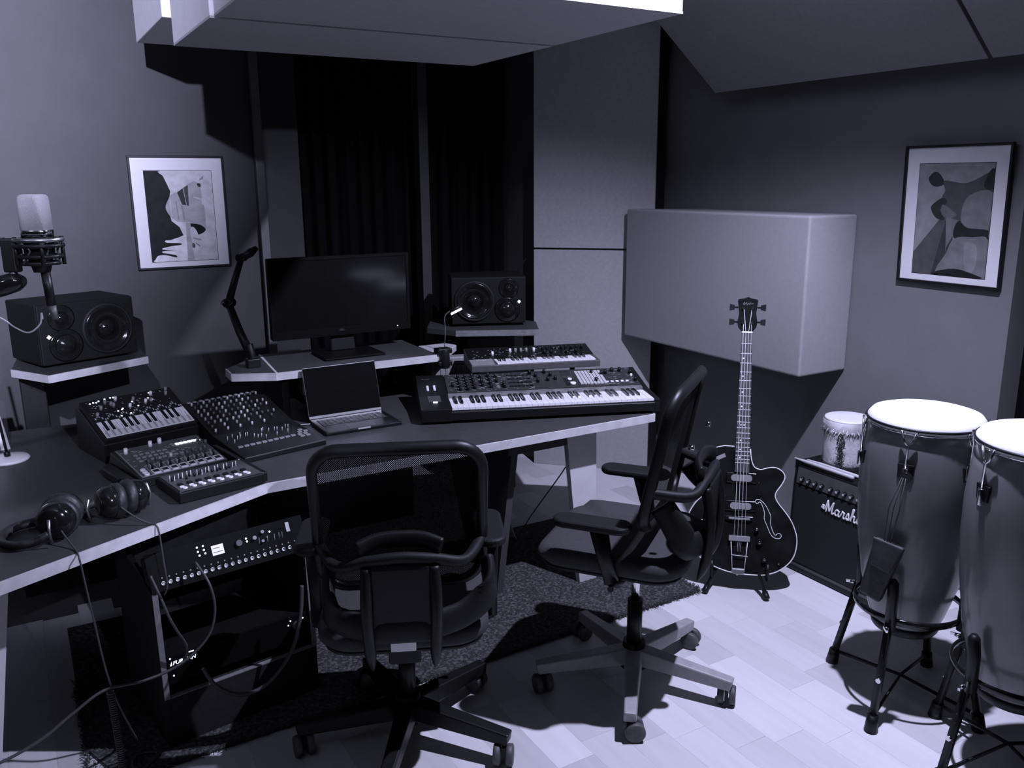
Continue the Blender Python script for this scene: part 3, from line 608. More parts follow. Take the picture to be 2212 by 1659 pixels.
for r in range(3):
    for i in range(8 - r): part('button', p5.plate(MB(), .050 + i * .019, .063 + i * .019, .125 + r * .026, .135 + r * .026, .001, .004), M['grey'], dm)
for i in range(7): part('button', p5.plate(MB(), .185 + i * .0145, .196 + i * .0145, .20, .213, .001, .004), M['led'] if i > 0 else M['grey'], dm, label='lit white button' if i else None)
kwl = knob_mesh(.0075, .020, p5.t, M['white'])
for u, v in ((.038, .215), (.125, .235), (.160, .245), (.150, .12)): link('knob', kwl if v > .2 else knob_mesh(.006, .014, p5.t, M['lgrey']), dm, p5.p(u, v, 0))
for u, v in ((.20, .11), (.225, .12), (.245, .105), (.265, .12), (.10, .11), (.07, .10), (.285, .16), (.275, .20)): link('knob', knob_mesh(.006, .018, p5.t, M['dgrey']), dm, p5.p(u, v, 0))
fc = thing('fader_controller', 'flat black fader controller with eight pairs of white round buttons at the desk edge', 'controller', (.350, 2.560, DZ), 11)
part('body', MB().box(0, .272, 0, .190, 0, .036), M['black'], fc, bevel=.004)
part('side_rail', MB().box(.272, .288, .02, .42, 0, .030), M['black'], fc, bevel=.003)
part('faceplate', MB().box(.008, .264, .008, .186, .036, .0372), M['dgrey'], fc)
fb = MB().cyl((0, 0, 0), (0, 0, .012), .0035, .003, 6).mesh('fader', M['black']); fl_ = MB().box(-.001, .001, 0, .003, 0, .016).mesh('fader_marker', M['white'])
rb = MB().cyl((0, 0, 0), (0, 0, .004), .0078, .0070, 12).mesh('round_button', M['white']); sb = MB().box(-.007, .007, 0, .016, 0, .005).mesh('button', M['black'])
for i in range(8):
    u = .028 + i * .0285
    link('round_button', rb, fc, (u, .028, .037)); link('round_button', rb, fc, (u - .004, .041, .037)); link('button', sb, fc, (u, .058, .037))
    for k in (-.006, .006): link('fader', fb, fc, (u + k, .105 + random.uniform(0, .03), .037)); link('fader_marker', fl_, fc, (u + k - .004, .115 + random.uniform(0, .02), .037))
for (u, v) in ((.006, .006), (.266, .006), (.266, .184)): part('screw', MB().cyl((u, v, .036), (u, v, .0375), .003, seg=8), M['chrome'], fc)
# --- laptop
lt = thing('laptop', 'open silver-edged laptop with dark screen in the middle of the desk', 'laptop', (.945, 3.005, DZ))
part('base', MB().box(0, .305, 0, .212, 0, .014), M['black'], lt, bevel=.003)
part('trackpad', MB().box(.10, .205, .012, .082, .014, .0145), M['dgrey'], lt)
part('front_lip', MB().box(.125, .175, -.0008, .002, .009, .0145), M['lgrey'], lt)
kc = MB().box(0, .0155, 0, .014, 0, .0012).mesh('laptop_key', M['dgrey'])
for r in range(5):
    for c in range(14): link('laptop_key', kc, lt, (.022 + c * .0188, .098 + r * .018, .014))
th = R(17); S = frame((0, .210, .014), (1, 0, 0), (0, sin(th), cos(th)))
lid = part('lid', MB().box(0, .305, 0, .205, -.006, 0, T=S), M['steel'], lt, bevel=.002)
part('screen', MB().box(.002, .303, .012, .203, 0, .0008, T=S), M['glass'], lid)
tag(part('usb_adapter', MB().box(.80, .875, 3.075, 3.10, DZ, DZ + .012).box(.868, .876, 3.077, 3.098, DZ + .003, DZ + .0125, 1), [M['black'], M['led']], bevel=.001), 'small black adapter with a lit end left of the laptop', 'adapter')
tag(part('charging_cable', MB().tube(spline([(.79, 3.36, DZ + .05), (.79, 3.30, DZ + .02), (.80, 3.22, DZ + .006), (.84, 3.19, DZ + .004), (.90, 3.20, DZ + .004), (.94, 3.19, DZ + .005)], 6), .0022, seg=6), M['cablew']), 'thin pale cable curling from behind the mixer to the laptop', 'cable')

# ============================================================ headphones
def headphones(label, loc, rot, sc_=1):
    t = thing('headphones', label, 'headphones', loc, rot, 'pair of closed headphones lying on the desk'); t.scale = (sc_,) * 3
    # two ear cups lying side by side on their rims, facing each other along local x; headband lies behind
    for s, xx in ((0, -.031), (1, .031)):
        T = frame((xx, 0, .0515), (0, 1, .0), (0.12, 0, 1))  # axis along x
        flip = -1 if s else 1
        ec = part('ear_cup', MB().lathe([(.014, -.036), (.034, -.033), (.044, -.022), (.048, -.006), (.047, .004)], 28, T=T @ Matrix.Diagonal((1, 1, flip, 1))), M['gloss'], t)
        part('ear_pad', MB().lathe([(.026, .030), (.043, .030), (.051, .022), (.051, .010), (.046, .002), (.026, .002)], 28, T=T @ Matrix.Diagonal((1, 1, flip, 1))), M['leather'], t)
        part('ring_trim', MB().lathe([(.0405, -.021), (.043, -.016), (.0405, -.011)], 28, T=T @ Matrix.Diagonal((1, 1, flip, 1)), cap=False), M['black'], ec)
    part('headband', MB().tube(spline([(-.075, .01, .030), (-.085, .04, .018), (-.088, .08, .013), (-.055, .125, .012), (0, .138, .012), (.05, .12, .012), (.075, .07, .014), (.075, .04, .022), (.062, .01, .03)], 6), .010, flat=(1, 1.3)), M['leather'], t)
    part('yoke', MB().tube([(-.09, .0, .075), (-.098, 0, .045), (-.09, 0, .012)], .004).tube([(.072, 0, .08), (.082, 0, .045), (.072, 0, .012)], .004), M['steel'], t)
    return t
headphones('black closed headphones at the front left of the desk, nearest the microphone', (.035, 2.500, DZ), 72, 1.05)
headphones('black closed headphones on the desk between the other pair and the fader controller', (.195, 2.555, DZ), 16, 1.0)
def cable(label, pts, r=.0025, m='cable', n=8): return tag(part('cable', MB().tube(spline(pts, n), r, seg=6), M[m]), label, 'cable')
cable('cable of the left headphones running over the desk edge', [(.02, 2.455, .78), (.035, 2.42, .75), (.055, 2.365, .7245), (.060, 2.325, .722), (.063, 2.305, .70), (.075, 2.31, .55), (.10, 2.36, .30), (.16, 2.44, .05), (.19, 2.47, .010)])
cable('cable of the second headphones running over the desk edge into the rack', [(.185, 2.49, .77), (.215, 2.46, .745), (.250, 2.44, .7245), (.262, 2.43, .722), (.268, 2.422, .70), (.27, 2.41, .62), (.272, 2.40, .55), (.262, 2.405, .52)])

# ============================================================ microphone group (left edge)
mi = thing('condenser_microphone', 'large silver-mesh condenser microphone in a black shock mount at the left', 'microphone')
mc = Vector((.057, 2.040, 1.555)); up = Vector((-.03, 0, 1)).normalized()
def supell(rx, ry, n=24, p=3.2): return [(rx * abs(cos(2 * pi * i / n)) ** (2 / p) * (1 if cos(2 * pi * i / n) >= 0 else -1), ry * abs(sin(2 * pi * i / n)) ** (2 / p) * (1 if sin(2 * pi * i / n) >= 0 else -1)) for i in range(n)]
def loft(secs, T, m, parent, name):
    mb = MB(); n = len(secs[0][1])
    for z, pts in secs:
        for a, b in pts: mb.v.append(tuple(T @ Vector((a, b, z))))
    for k in range(len(secs) - 1):
        for i in range(n):
            j = (i + 1) % n; mb.f.append([k * n + i, k * n + j, (k + 1) * n + j, (k + 1) * n + i]); mb.m.append(0); mb.sm.append(True)
    mb.f.append(list(range(n))[::-1]); mb.f.append([(len(secs) - 1) * n + i for i in range(n)]); mb.m += [0, 0]; mb.sm += [False, False]
    return part(name, mb, m, parent)
Tm = frame(mc, (r_.x, r_.y, 0), (-r_.y, r_.x, 0))
gm = mat('microphone_grille', .40, .45, metal=.3, var=.25, scale=900, bump=1, bscale=1400)
S1 = lambda k: supell(.0285 * k, .0235 * k)
loft([(0, S1(1.0)), (.060, S1(.97)), (.068, S1(.93)), (.072, S1(.84)), (.0735, S1(.6))], Tm, gm, mi, 'grille')
loft([(-.012, S1(1.02)), (0.0, S1(1.03)), (.002, S1(1.0))], Tm, M['chrome'], mi, 'collar')
loft([(-.085, supell(.016, .016, 24, 2)), (-.060, S1(.75)), (-.045, S1(.95)), (-.012, S1(1.0))], Tm, M['black'], mi, 'body')
part('connector', MB().cyl(Tm @ Vector((.010, 0, -.155)), Tm @ Vector((.006, 0, -.080)), .0095), M['black'], mi)
part('connector_tip', MB().cyl(Tm @ Vector((.013, 0, -.185)), Tm @ Vector((.010, 0, -.155)), .007, .009), M['dgrey'], mi)
sm_ = thing('shock_mount', 'black elastic shock mount cradle holding the silver-mesh microphone', 'microphone mount')
for z, rr in ((-.018, .047), (-.030, .047), (-.052, .042), (-.066, .036)):
    part('cradle_ring', MB().tube([Tm @ Vector((rr * cos(a), rr * .8 * sin(a), z)) for a in [2 * pi * i / 24 for i in range(24)]], .0045, closed=True, seg=6), M['steel'] if z > -.02 else M['black'], sm_)
for i in range(6):
    a = i * pi / 3; part('elastic_band', MB().tube([Tm @ Vector((.047 * cos(a), .038 * sin(a), -.018)), Tm @ Vector((.034 * cos(a + .4), .028 * sin(a + .4), -.040)), Tm @ Vector((.040 * cos(a), .033 * sin(a), -.066))], .0022, seg=6), M['cable'], sm_)
for i in range(4):
    a = i * pi / 2 + .5; part('post', MB().cyl(Tm @ Vector((.045 * cos(a), .036 * sin(a), -.012)), Tm @ Vector((.045 * cos(a), .036 * sin(a), -.070)), .004, seg=8), M['black'], sm_)
part('bracket', MB().box(-.075, -.045, -.012, .012, -.085, -.015, T=Tm), M['black'], sm_, bevel=.004)
part('bracket_knob', MB().cyl(Tm @ Vector((-.11, 0, -.025)), Tm @ Vector((-.07, 0, -.022)), .011, .009).cyl(Tm @ Vector((-.118, 0, -.025)), Tm @ Vector((-.11, 0, -.025)), .006), M['steel'], sm_)
ma = thing('microphone_stand', 'black boom stand reaching in from the left edge to the condenser microphone', 'microphone stand')
part('swivel_joint', MB().tube([Tm @ Vector((-.12, .0, -.125)), Tm @ Vector((-.085, 0, -.112)), Tm @ Vector((-.055, 0, -.104)), Tm @ Vector((-.040, 0, -.104))], [.020, .022, .020, .010], seg=16), M['gloss'], ma)
part('swivel_stud', MB().cyl(Tm @ Vector((-.062, 0, -.104)), Tm @ Vector((-.060, 0, -.080)), .008), M['steel'], ma)
part('boom', MB().tube([Tm @ Vector((-.11, 0, -.12)), (-.35, 2.20, 1.30), (-.62, 2.34, 1.12)], .010), M['black'], ma)
part('pole', MB().cyl((-.62, 2.34, DZ), (-.62, 2.34, 1.14), .011), M['black'], ma)
part('base', MB().lathe([(.10, 0), (.10, .010), (.02, .020)], 28, T=Matrix.Translation((-.62, 2.34, DZ))), M['black'], ma)
cable('thin pale microphone cable looping in front of the left speaker', [(.046, 2.036, 1.372), (.045, 2.038, 1.385), (.040, 2.040, 1.362), (.018, 2.047, 1.345), (-.005, 2.06, 1.355), (-.035, 2.085, 1.378), (-.12, 2.14, 1.42), (-.3, 2.2, 1.36), (-.45, 2.27, 1.26)], .0018, 'cablew')
ds = thing('disc_base_stand', 'thin black pole on a round white base at the left edge of the desk', 'stand', (-.087, 3.31, DZ))
part('base', MB().lathe([(.066, 0), (.068, .006), (.062, .012), (.012, .016)], 36), M['white'], ds)
part('pole', MB().cyl((0, 0, .014), (-.035, .0, .46), .0048), M['black'], ds)
part('clip', MB().cyl((-.030, -.012, .31), (-.010, -.012, .318), .010), M['gloss'], ds)
tag(part('white_board', MB().hexa([(-.20, 3.45, DZ), (-.078, 3.45, DZ), (-.078, 3.47, DZ), (-.20, 3.47, DZ)], [(-.25, 3.50, .985), (-.115, 3.50, .985), (-.115, 3.52, .985), (-.25, 3.52, .985)]), M['white'], bevel=.002), 'white board leaning upright behind the disc-based pole at the left edge', 'board')
part('collar', MB().cyl((0, 0, .014), (-.002, 0, .034), .010), M['black'], ds)

# ============================================================ rack under the desk
rk = thing('equipment_rack', 'black sloping equipment rack on the rug under the left of the desk', 'rack', (.237, 2.452, 0), 8.6)
RW = .487
side = [(0, .008), (0, .165), (.012, .50), (.40, .56), (.40, .008)]
for sx in (0, RW - .016):
    sd = part('side_board', MB().prism(side, sx, sx + .016, ax='x'), M['rack'], rk, bevel=.001)
    part('edge_strip', MB().hexa([(sx, -.002, .165), (sx + .016, -.002, .165), (sx + .016, .001, .165), (sx, .001, .165)], [(sx, .010, .50), (sx + .016, .010, .50), (sx + .016, .014, .50), (sx, .014, .50)]), M['rackedge'], sd)
part('front_board', MB().box(.016, RW - .016, -.001, .014, .008, .165), M['rack'], rk)
part('front_edge', MB().box(.016, RW - .016, -.002, .014, .165, .168), M['rackedge'], rk)
part('back_board', MB().box(.016, RW - .016, .385, .40, .008, .55), M['rack'], rk)
part('bottom_board', MB().box(.016, RW - .016, .0, .40, .150, .165), M['rack'], rk)
part('plinth', MB().box(.01, RW - .01, .01, .39, 0, .008), M['black'], rk)
pc = thing('power_conditioner', 'black rack unit with a small lit white logo low in the rack', 'rack unit', (.237, 2.452, 0), 8.6)
part('chassis', MB().box(.020, RW - .020, .022, .30, .205, .285), M['black'], pc)
part('faceplate', MB().box(.018, RW - .018, .012, .020, .200, .290), M['unit'], pc, bevel=.001)
text('FURMAN', .017, M['led'], pc, frame((.036, .0115, .262), (1, 0, 0), (0, 0, 1)), shear=.2)
part('logo_mark', MB().prism([(.028, .262), (.034, .262), (.034, .275)], .0105, .0118, ax='y'), M['led'], pc)
for (u, v) in ((.030, .285), (.036, .228), (.40, .262), (.408, .275), (.45, .272)): part('indicator_light', MB().cyl((u, .012, v), (u, .0105, v), .0025, seg=8), M['led'], pc)
part('rotary_switch', MB().cyl((.425, .012, .255), (.425, -.004, .255), .014, .012), M['dgrey'], pc)
part('label_strip', MB().box(.085, .100, .0105, .012, .286, .289), M['led'], pc)
ai = thing('patch_interface', 'black rack audio interface with lit display and a row of jack sockets', 'rack unit', (.237, 2.452, 0), 8.6)
pi_ = Panel(.008, .505, R(62))
part('chassis', pi_.plate(MB(), .004, RW - .004, 0, .110, -.06, .0), M['black'], ai, bevel=.002)
part('faceplate', pi_.plate(MB(), 0, RW, -.002, .112, 0, .003), M['unit'], ai, bevel=.001)
jm = MB().lathe([(.0066, 0), (.0066, .003), (.0040, .0032), (.0036, .0005)], 12, T=frame((0, 0, 0), (1, 0, 0), (0, cos(pi_.t), sin(pi_.t)))).mesh('jack_socket', M['steel'])
jt = MB().lathe([(.0026, 0), (.0026, .0012), (.001, .0014)], 8, T=frame((0, 0, 0), (1, 0, 0), (0, cos(pi_.t), sin(pi_.t)))).mesh('jack_screw', M['grey'])
for i in range(22):
    u = .035 + i * .0205; link('jack_socket', jm, ai, pi_.p(u, .020, .003)); link('jack_screw', jt, ai, pi_.p(u, .036, .003))
part('display', pi_.plate(MB(), .190, .226, .058, .088, .003, .004), M['screen'], ai)
part('display_text', pi_.plate(pi_.plate(MB(), .194, .222, .066, .068, .004, .0043), .194, .215, .078, .080, .004, .0043), M['dgrey'], ai)
for (u, v) in ((.150, .095), (.150, .082), (.152, .070), (.168, .095), (.168, .083), (.170, .072), (.298, .083), (.299, .074), (.375, .085)): part('indicator_light', MB().cyl(pi_.p(u, v, .003), pi_.p(u, v, .0045), .0030, seg=8), M['led'], ai)
for (u, v, r1) in ((.272, .075, .011), (.322, .078, .007), (.350, .090, .006), (.345, .062, .005)): part('knob', MB().cyl(pi_.p(u, v, .003), pi_.p(u, v, .014), r1, r1 * .85, 14), M['grey'] if r1 < .01 else M['dgrey'], ai)
tg = MB().cyl(pi_.p(.36, .07, .003), pi_.p(.36, .07, .010), .0015, seg=6)
for u in (.335, .362, .385, .40, .41): tg.cyl(pi_.p(u, .055, .003), pi_.p(u + .002, .075, .006), .0012, seg=6)
part('toggle_switch', tg, M['grey'], ai)
part('white_tag', pi_.plate(MB(), .428, .440, .07, .100, .003, .006), M['lgrey'], ai)
# cables under the desk
cable('thick ribbed cable hanging in an arc across the open rack', [(.655, 2.42, .44), (.64, 2.41, .34), (.60, 2.395, .24), (.52, 2.385, .165), (.44, 2.385, .155), (.375, 2.395, .20), (.345, 2.41, .26)], .0062)
cable('grey cable curving from the patch interface down across the rack to the left edge', [(.36, 2.455, .575), (.385, 2.40, .52), (.39, 2.39, .44), (.36, 2.385, .365), (.28, 2.375, .312), (.18, 2.36, .30), (.08, 2.34, .315), (0, 2.32, .285), (-.10, 2.29, .245), (-.25, 2.26, .23), (-.6, 2.25, .22)], .0042)
cable('loose cable looped over the left side of the rack', [(.235, 2.44, .57), (.255, 2.41, .50), (.268, 2.40, .45), (.285, 2.41, .40), (.31, 2.43, .33), (.30, 2.44, .28)], .004)
cl_pts = []
for i in range(46 * 10):
    t = i / 10; z = .31 - t * .0067; cx_ = .093 + .006 * sin(t * .05); cl_pts.append((cx_ + .0085 * cos(t * 2 * pi), 2.335 + .0085 * sin(t * 2 * pi) - t * .0004, z + .0))
tag(part('coiled_cable', MB().tube(cl_pts, .0022, seg=5), M['cable']), 'black coiled headphone cable hanging straight down to the floor at the left', 'cable')
cable('black cable lying in a loop on the rug in front of the rack', [(.10, 2.30, .016), (.16, 2.38, .018), (.20, 2.43, .018), (.15, 2.45, .018), (.13, 2.40, .020), (.16, 2.33, .018), (.18, 2.26, .008), (.20, 2.18, .006)], .005)
cable('thin black cable hanging from the desk beside the white leg, longer of the two', [(1.99, 2.80, .69), (1.95, 2.86, .50), (1.84, 3.0, .22), (1.76, 3.05, .06), (1.70, 3.10, .012)], .003)
cable('thin black cable hanging straight down behind the desk, left of the white leg', [(1.73, 3.10, .69), (1.725, 3.12, .45), (1.73, 3.15, .20), (1.735, 3.16, .02)], .003)
tag(part('foot_pedal', MB().hexa([(1.70, 3.28, 0), (1.90, 3.22, 0), (1.96, 3.38, 0), (1.74, 3.44, 0)], [(1.70, 3.28, .02), (1.89, 3.23, .02), (1.94, 3.37, .055), (1.75, 3.42, .055)]), M['dgrey'], bevel=.004), 'flat dark foot pedal on the floor under the desk behind the white leg', 'pedal')

# ============================================================ rug
rg = thing('rug', 'dark speckled wool rug under the desk and chairs', 'rug')
rp = [(.018, 2.585), (.10, 2.37), (2.285, 2.40), (2.30, 3.35), (.02, 3.40)]
part('backing', MB().prism(rp, .001, .008), M['rug'], rg)
tuft = MB()
def inrug(px_, py_): return .02 < px_ < 2.285 and 2.372 < py_ < 3.3
for i in range(26000):
    if i < 5000: px_ = random.uniform(.08, 2.28); py_ = 2.372 + .03 * (px_ - .1) / 2.2 + random.gauss(0, .006)
    elif i < 5600: px_ = .018 + random.gauss(0, .005); py_ = random.uniform(2.40, 3.0)
    elif i < 6600: px_ = 2.288 + random.gauss(0, .005); py_ = random.uniform(2.40, 3.3)
    else: px_ = random.uniform(.03, 2.28); py_ = random.uniform(2.38, 3.25)
    a = random.uniform(0, 2 * pi); l_ = random.uniform(.006, .014); dx, dy = cos(a) * l_, sin(a) * l_; wx_, wy_ = -sin(a) * .0022, cos(a) * .0022
    h = random.uniform(.010, .015); k = len(tuft.v)
    tuft.v += [(px_ - wx_, py_ - wy_, .006), (px_ + wx_, py_ + wy_, .006), (px_ + dx, py_ + dy, h)]
    tuft.f.append([k, k + 1, k + 2]); tuft.m.append(0); tuft.sm.append(False)
tme = bpy.data.meshes.new('pile'); tme.from_pydata(tuft.v, [], tuft.f); tme.materials.append(M['rug']); tme.update()
stuff(link('pile', tme, rg))

# ============================================================ office chairs
def rrect(w, h, r, n=6):
    pts = []
    for cx_, cy_, a0 in ((w - r, h - r, 0), (-w + r, h - r, 90), (-w + r, -h + r, 180), (w - r, -h + r, 270)):
        for i in range(n + 1): a = R(a0 + 90 * i / n); pts.append((cx_ + r * cos(a), cy_ + r * sin(a)))
    return pts
def chair(label, loc, rot, base_rot, hgt, base_m, group, arm_up=0, arm_y=.0):
    t = thing('office_chair', label, 'chair', loc, rot, group)
    part('hub', MB().cyl((0, 0, .060), (0, 0, .150), .046, .036, 24), M['black'], t)
    part('gas_column', MB().cyl((0, 0, .13), (0, 0, .30), .025, .025, 20).cyl((0, 0, .29), (0, 0, hgt - .07), .014, .014, 16, 1), [M['black'], M['chrome']], t)
    lm_ = MB().hexa([(.025, -.030, .075), (.025, .030, .075), (.328, .020, .062), (.328, -.020, .062)][::-1], [(.025, -.026, .132), (.025, .026, .132), (.335, .018, .098), (.335, -.018, .098)][::-1]).mesh('base_leg', base_m)
    fork = MB().cyl((0, 0, .045), (0, 0, .075), .007, .007, 10).box(-.010, .022, -.006, .006, .020, .056).mesh('caster_fork', M['black'])
    wh = MB().lathe([(.010, -.0105), (.026, -.0105), (.0315, -.007), (.0315, .006), (.028, .0105), (.010, .0105)], 24, T=frame((0, 0, 0), (1, 0, 0), (0, 0, 1))).mesh('wheel', M['caster'])
    for k in range(5):
        a = R(base_rot + 72 * k - rot); o = link('base_leg', lm_, t, rot=(0, 0, a)); md = o.modifiers.new('bevel', 'BEVEL'); md.width = .005; md.segments = 2
        ca = a + random.choice((pi / 2 + .2, -pi / 2 + .3, 2.6)); cs = link('caster', fork, t, (.315 * cos(a), .315 * sin(a), 0), (0, 0, ca))
        for sy in (-.0185, .0185): link('wheel', wh, cs, (.014, sy, .0315))
    s = hgt
    part('tilt_mechanism', MB().box(-.075, .075, -.10, .13, s - .075, s - .035).box(-.045, .045, -.13, -.08, s - .10, s - .045), M['black'], t, bevel=.006)
    part('lever', MB().tube([(.07, .08, s - .06), (.20, .09, s - .065), (.235, .09, s - .065)], [.005, .005, .010]).tube([(-.07, .02, s - .06), (-.21, .02, s - .065), (-.235, .02, s - .065)], [.005, .005, .010]), M['black'], t)
    part('seat_shell', MB().prism([(a, b + .045) for a, b in rrect(.225, .225, .09)], s - .036, s - .022), M['black'], t, bevel=.005)
    cu = MB(); rows = [(.94, s - .022), (1.0, s - .005), (1.0, s + .018), (.965, s + .032), (.88, s + .040), (.5, s + .036)]; pts = rrect(.24, .24, .10, 6); n = len(pts)
    for kx, z in rows:
        for a, b in pts: cu.v.append((a * kx, b * kx + .045, z - (.018 if b > .2 else 0) * (z > s)))
    for q in range(len(rows) - 1):
        for i in range(n): j = (i + 1) % n; cu.f.append([q * n + i, q * n + j, (q + 1) * n + j, (q + 1) * n + i]); cu.m.append(0); cu.sm.append(True)
    cu.f.append([(len(rows) - 1) * n + i for i in range(n)]); cu.m.append(0); cu.sm.append(True); cu.f.append(list(range(n))[::-1]); cu.m.append(0); cu.sm.append(False)
    part('seat_cushion', cu, M['dark'], t)
    # back: rounded loop with mesh
    yb = lambda z: -.060 - .085 * min(1, max(0, (z - s0 - .12) / .42))
    s0 = s
    zc, hz = s + .335, .212
    loop = [(a, yb(zc + b) - .022 * (1 - (a / .235) ** 2), zc + b) for a, b in rrect(.226, hz, .075, 8)]
    part('back_frame', MB().tube(loop, .019, seg=10, closed=True, flat=(1, .75)), M['black'], t)
    ms = MB(); nx, nz = 12, 12
    for j in range(nz + 1):
        for i in range(nx + 1):
            a = -.218 + .436 * i / nx; b = -hz + .01 + (2 * hz - .02) * j / nz
            q = max(abs(a) - .150, 0), max(abs(b) - (hz - .075), 0); L_ = hypot(*q)
            if L_ > .068: f = .068 / L_; a = math.copysign(.150 + q[0] * f, a) if q[0] else a; b = math.copysign(hz - .075 + q[1] * f, b) if q[1] else b
            ms.v.append((a, yb(zc + b) - .022 * (1 - (a / .235) ** 2), zc + b))
    for j in range(nz):
        for i in range(nx): k = j * (nx + 1) + i; ms.f.append([k, k + 1, k + nx + 2, k + nx + 1]); ms.m.append(0); ms.sm.append(True)
    part('back_mesh', ms, M['mesh'], t)
    # lumbar arch, lower band, yoke
    s = s0 + .055
    part('lumbar_arch', MB().tube(spline([(-.222, yb(s + .20), s + .20), (-.17, -.195, s + .185), (-.09, -.222, s + .205), (0, -.228, s + .215), (.09, -.222, s + .205), (.17, -.195, s + .185), (.222, yb(s + .20), s + .20)], 6), .015, seg=10, flat=(1, 1.3)), M['blackm'], t)
    part('lumbar_pad', MB().tube(spline([(-.11, -.215, s + .235), (-.05, -.195, s + .250), (.05, -.195, s + .250), (.11, -.215, s + .235)], 6), .012, seg=8, flat=(1, 2.2), up=(0, 0, 1)), M['black'], t)
    part('lower_band', MB().tube(spline([(-.195, -.12, s + .155), (-.195, -.17, s + .085), (-.17, -.195, s + .030), (-.07, -.222, s + .012), (0, -.225, s + .010), (.07, -.222, s + .012), (.17, -.195, s + .030), (.235, -.17, s + .085), (.235, -.12, s + .155)], 6), .028, seg=12, flat=(.62, 1.5), up=(0, 0, 1)), M['blackm'], t)
    yk = MB()
    for sx in (-1, 1): yk.tube(spline([(sx * .088, -.228, s + .19), (sx * .092, -.246, s + .08), (sx * .088, -.228, s - .06), (sx * .080, -.245, s - .11)], 6), [.016] * 12 + [.015, .013, .012, .010, .008, .006, .004], seg=10, flat=(.7, 1.1)) if False else yk.tube(spline([(sx * .088, -.228, s + .19), (sx * .092, -.246, s + .08), (sx * .088, -.238, s - .04), (sx * .084, -.215, s - .115)], 6), [.016] * 14 + [.014, .012, .009, .006, .003], seg=10)
    part('rear_prong', yk, M['black'], t)
    part('rear_cover', MB().hexa([(-.085, -.236, s - .03), (.085, -.236, s - .03), (.085, -.216, s - .03), (-.085, -.216, s - .03)], [(-.078, -.244, s + .195), (.078, -.244, s + .195), (.078, -.224, s + .205), (-.078, -.224, s + .205)]), M['black'], t, bevel=.008, seg=3)
    part('rear_bracket', MB().box(-.035, .035, -.225, -.09, s - .060, s - .030), M['steel'], t, bevel=.004)
    s = s0
    for sx in (-1, 1):
        if not arm_up: part('screw', MB().cyl((sx * .135, -.180, s + .38), (sx * .135, -.196, s + .38), .008, seg=12), M['chrome'], t)
        au = arm_up; part('armrest', MB().prism([(a + sx * .252, b + arm_y) for a, b in rrect(.042, .122, .040)], s + .135 + au, s + .160 + au), M['blackm'], t, bevel=.010, seg=3)
        part('arm_post', MB().tube([(sx * .252, arm_y - .02, s + .138 + au), (sx * .252, arm_y * .5, s + .06), (sx * .255, .01, s - .03)], [.026, .022, .020], seg=12, flat=(.6, 1.2)).tube([(sx * .262, .01, s - .025), (sx * .20, .0, s - .055), (sx * .08, 0, s - .055)], .016, seg=8), M['black'], t)
    return t
chair('black mesh office chair seen from behind, facing the desk at the mixer', (.88, 2.15, .0), -24, 19, .42, M['black'], None, .10, .0)
chair('black mesh office chair with grey base, turned sideways in front of the bass guitar', (1.65, 2.035, .0), 37, 14, .505, M['base2'], None, 0, .075)

# ============================================================ bass guitar on stand
gu = thing('bass_guitar', 'dark hollow-body four-string bass with white binding standing on the floor stand', 'bass guitar')
go = Vector((2.415, 2.325, .078)); gup = Vector((.184, .162, .968)).normalized(); gx = Vector((.751, -.659, 0)); Tg = frame(go, gx, gup); gu.matrix_world = Tg
def g2(X, Y): return ((X - (505 + (1380 - Y) * .075)) * .000430, (1380 - Y) * .000408)
right = [(505, 1380), (700, 1380), (780, 1365), (870, 1328), (960, 1258), (1020, 1175), (1050, 1080), (1058, 980), (1040, 890), (1010, 810), (960, 730), (900, 645), (880, 590), (892, 540), (940, 470), (975, 400), (966, 350), (930, 315), (880, 298), (820, 308), (760, 326), (710, 312), (685, 270), (674, 200), (672, 125)]
rg_ = [g2(*p) for p in right]
left = [(525, 108), (440, 105), (360, 125), (290, 165), (245, 225), (225, 300), (232, 390), (262, 470), (262, 530), (230, 600), (150, 680), (85, 780), (50, 880), (45, 1000), (70, 1110), (130, 1210), (200, 1275), (290, 1325), (400, 1362)]
lf_ = [g2(*p) for p in left]
outl = [(p.x, p.y) for p in spline([(a, b, 0) for a, b in rg_[:-1]], 3)] + [rg_[-1]] + [lf_[0]] + [(p.x, p.y) for p in spline([(a, b, 0) for a, b in lf_[1:]], 3)]
part('body', MB().prism(outl, -.058, 0), M['guitar'], gu, bevel=.004)
i0 = len([1 for _ in spline([(a, b, 0) for a, b in rg_[:-1]], 3)])
for nm, seg_ in (('binding', outl[:i0 + 1]), ('binding', outl[i0 + 1:] + [outl[0]])):
    part(nm, MB().tube([(a, b, .000) for a, b in seg_], .0022, seg=6), M['white'], gu, label='white edge binding')
ny0, ny1 = g2(580, 350)[1], 1.0
ny1 = .985
part('neck', MB().hexa([(-.026, ny0, -.030), (.026, ny0, -.030), (.026, ny0, .006), (-.026, ny0, .006)], [(-.020, ny1, -.022), (.020, ny1, -.022), (.020, ny1, .006), (-.020, ny1, .006)]), M['guitar'], gu)
part('fretboard', MB().hexa([(-.029, ny0 - .005, .004), (.029, ny0 - .005, .004), (.029, ny0 - .005, .010), (-.029, ny0 - .005, .010)], [(-.0205, ny1, .004), (.0205, ny1, .004), (.0205, ny1, .010), (-.0205, ny1, .010)]), M['fret'], gu)
SC = .775; fr_end = 0
for k in range(1, 21):
    y = ny1 - SC * (1 - 2 ** (-k / 12)); 
    if y < ny0: break
    hw = .0205 + (.029 - .0205) * (ny1 - y) / (ny1 - ny0)
    part('fret', MB().box(-hw, hw, y - .0012, y + .0012, .010, .0115), M['string'], gu)
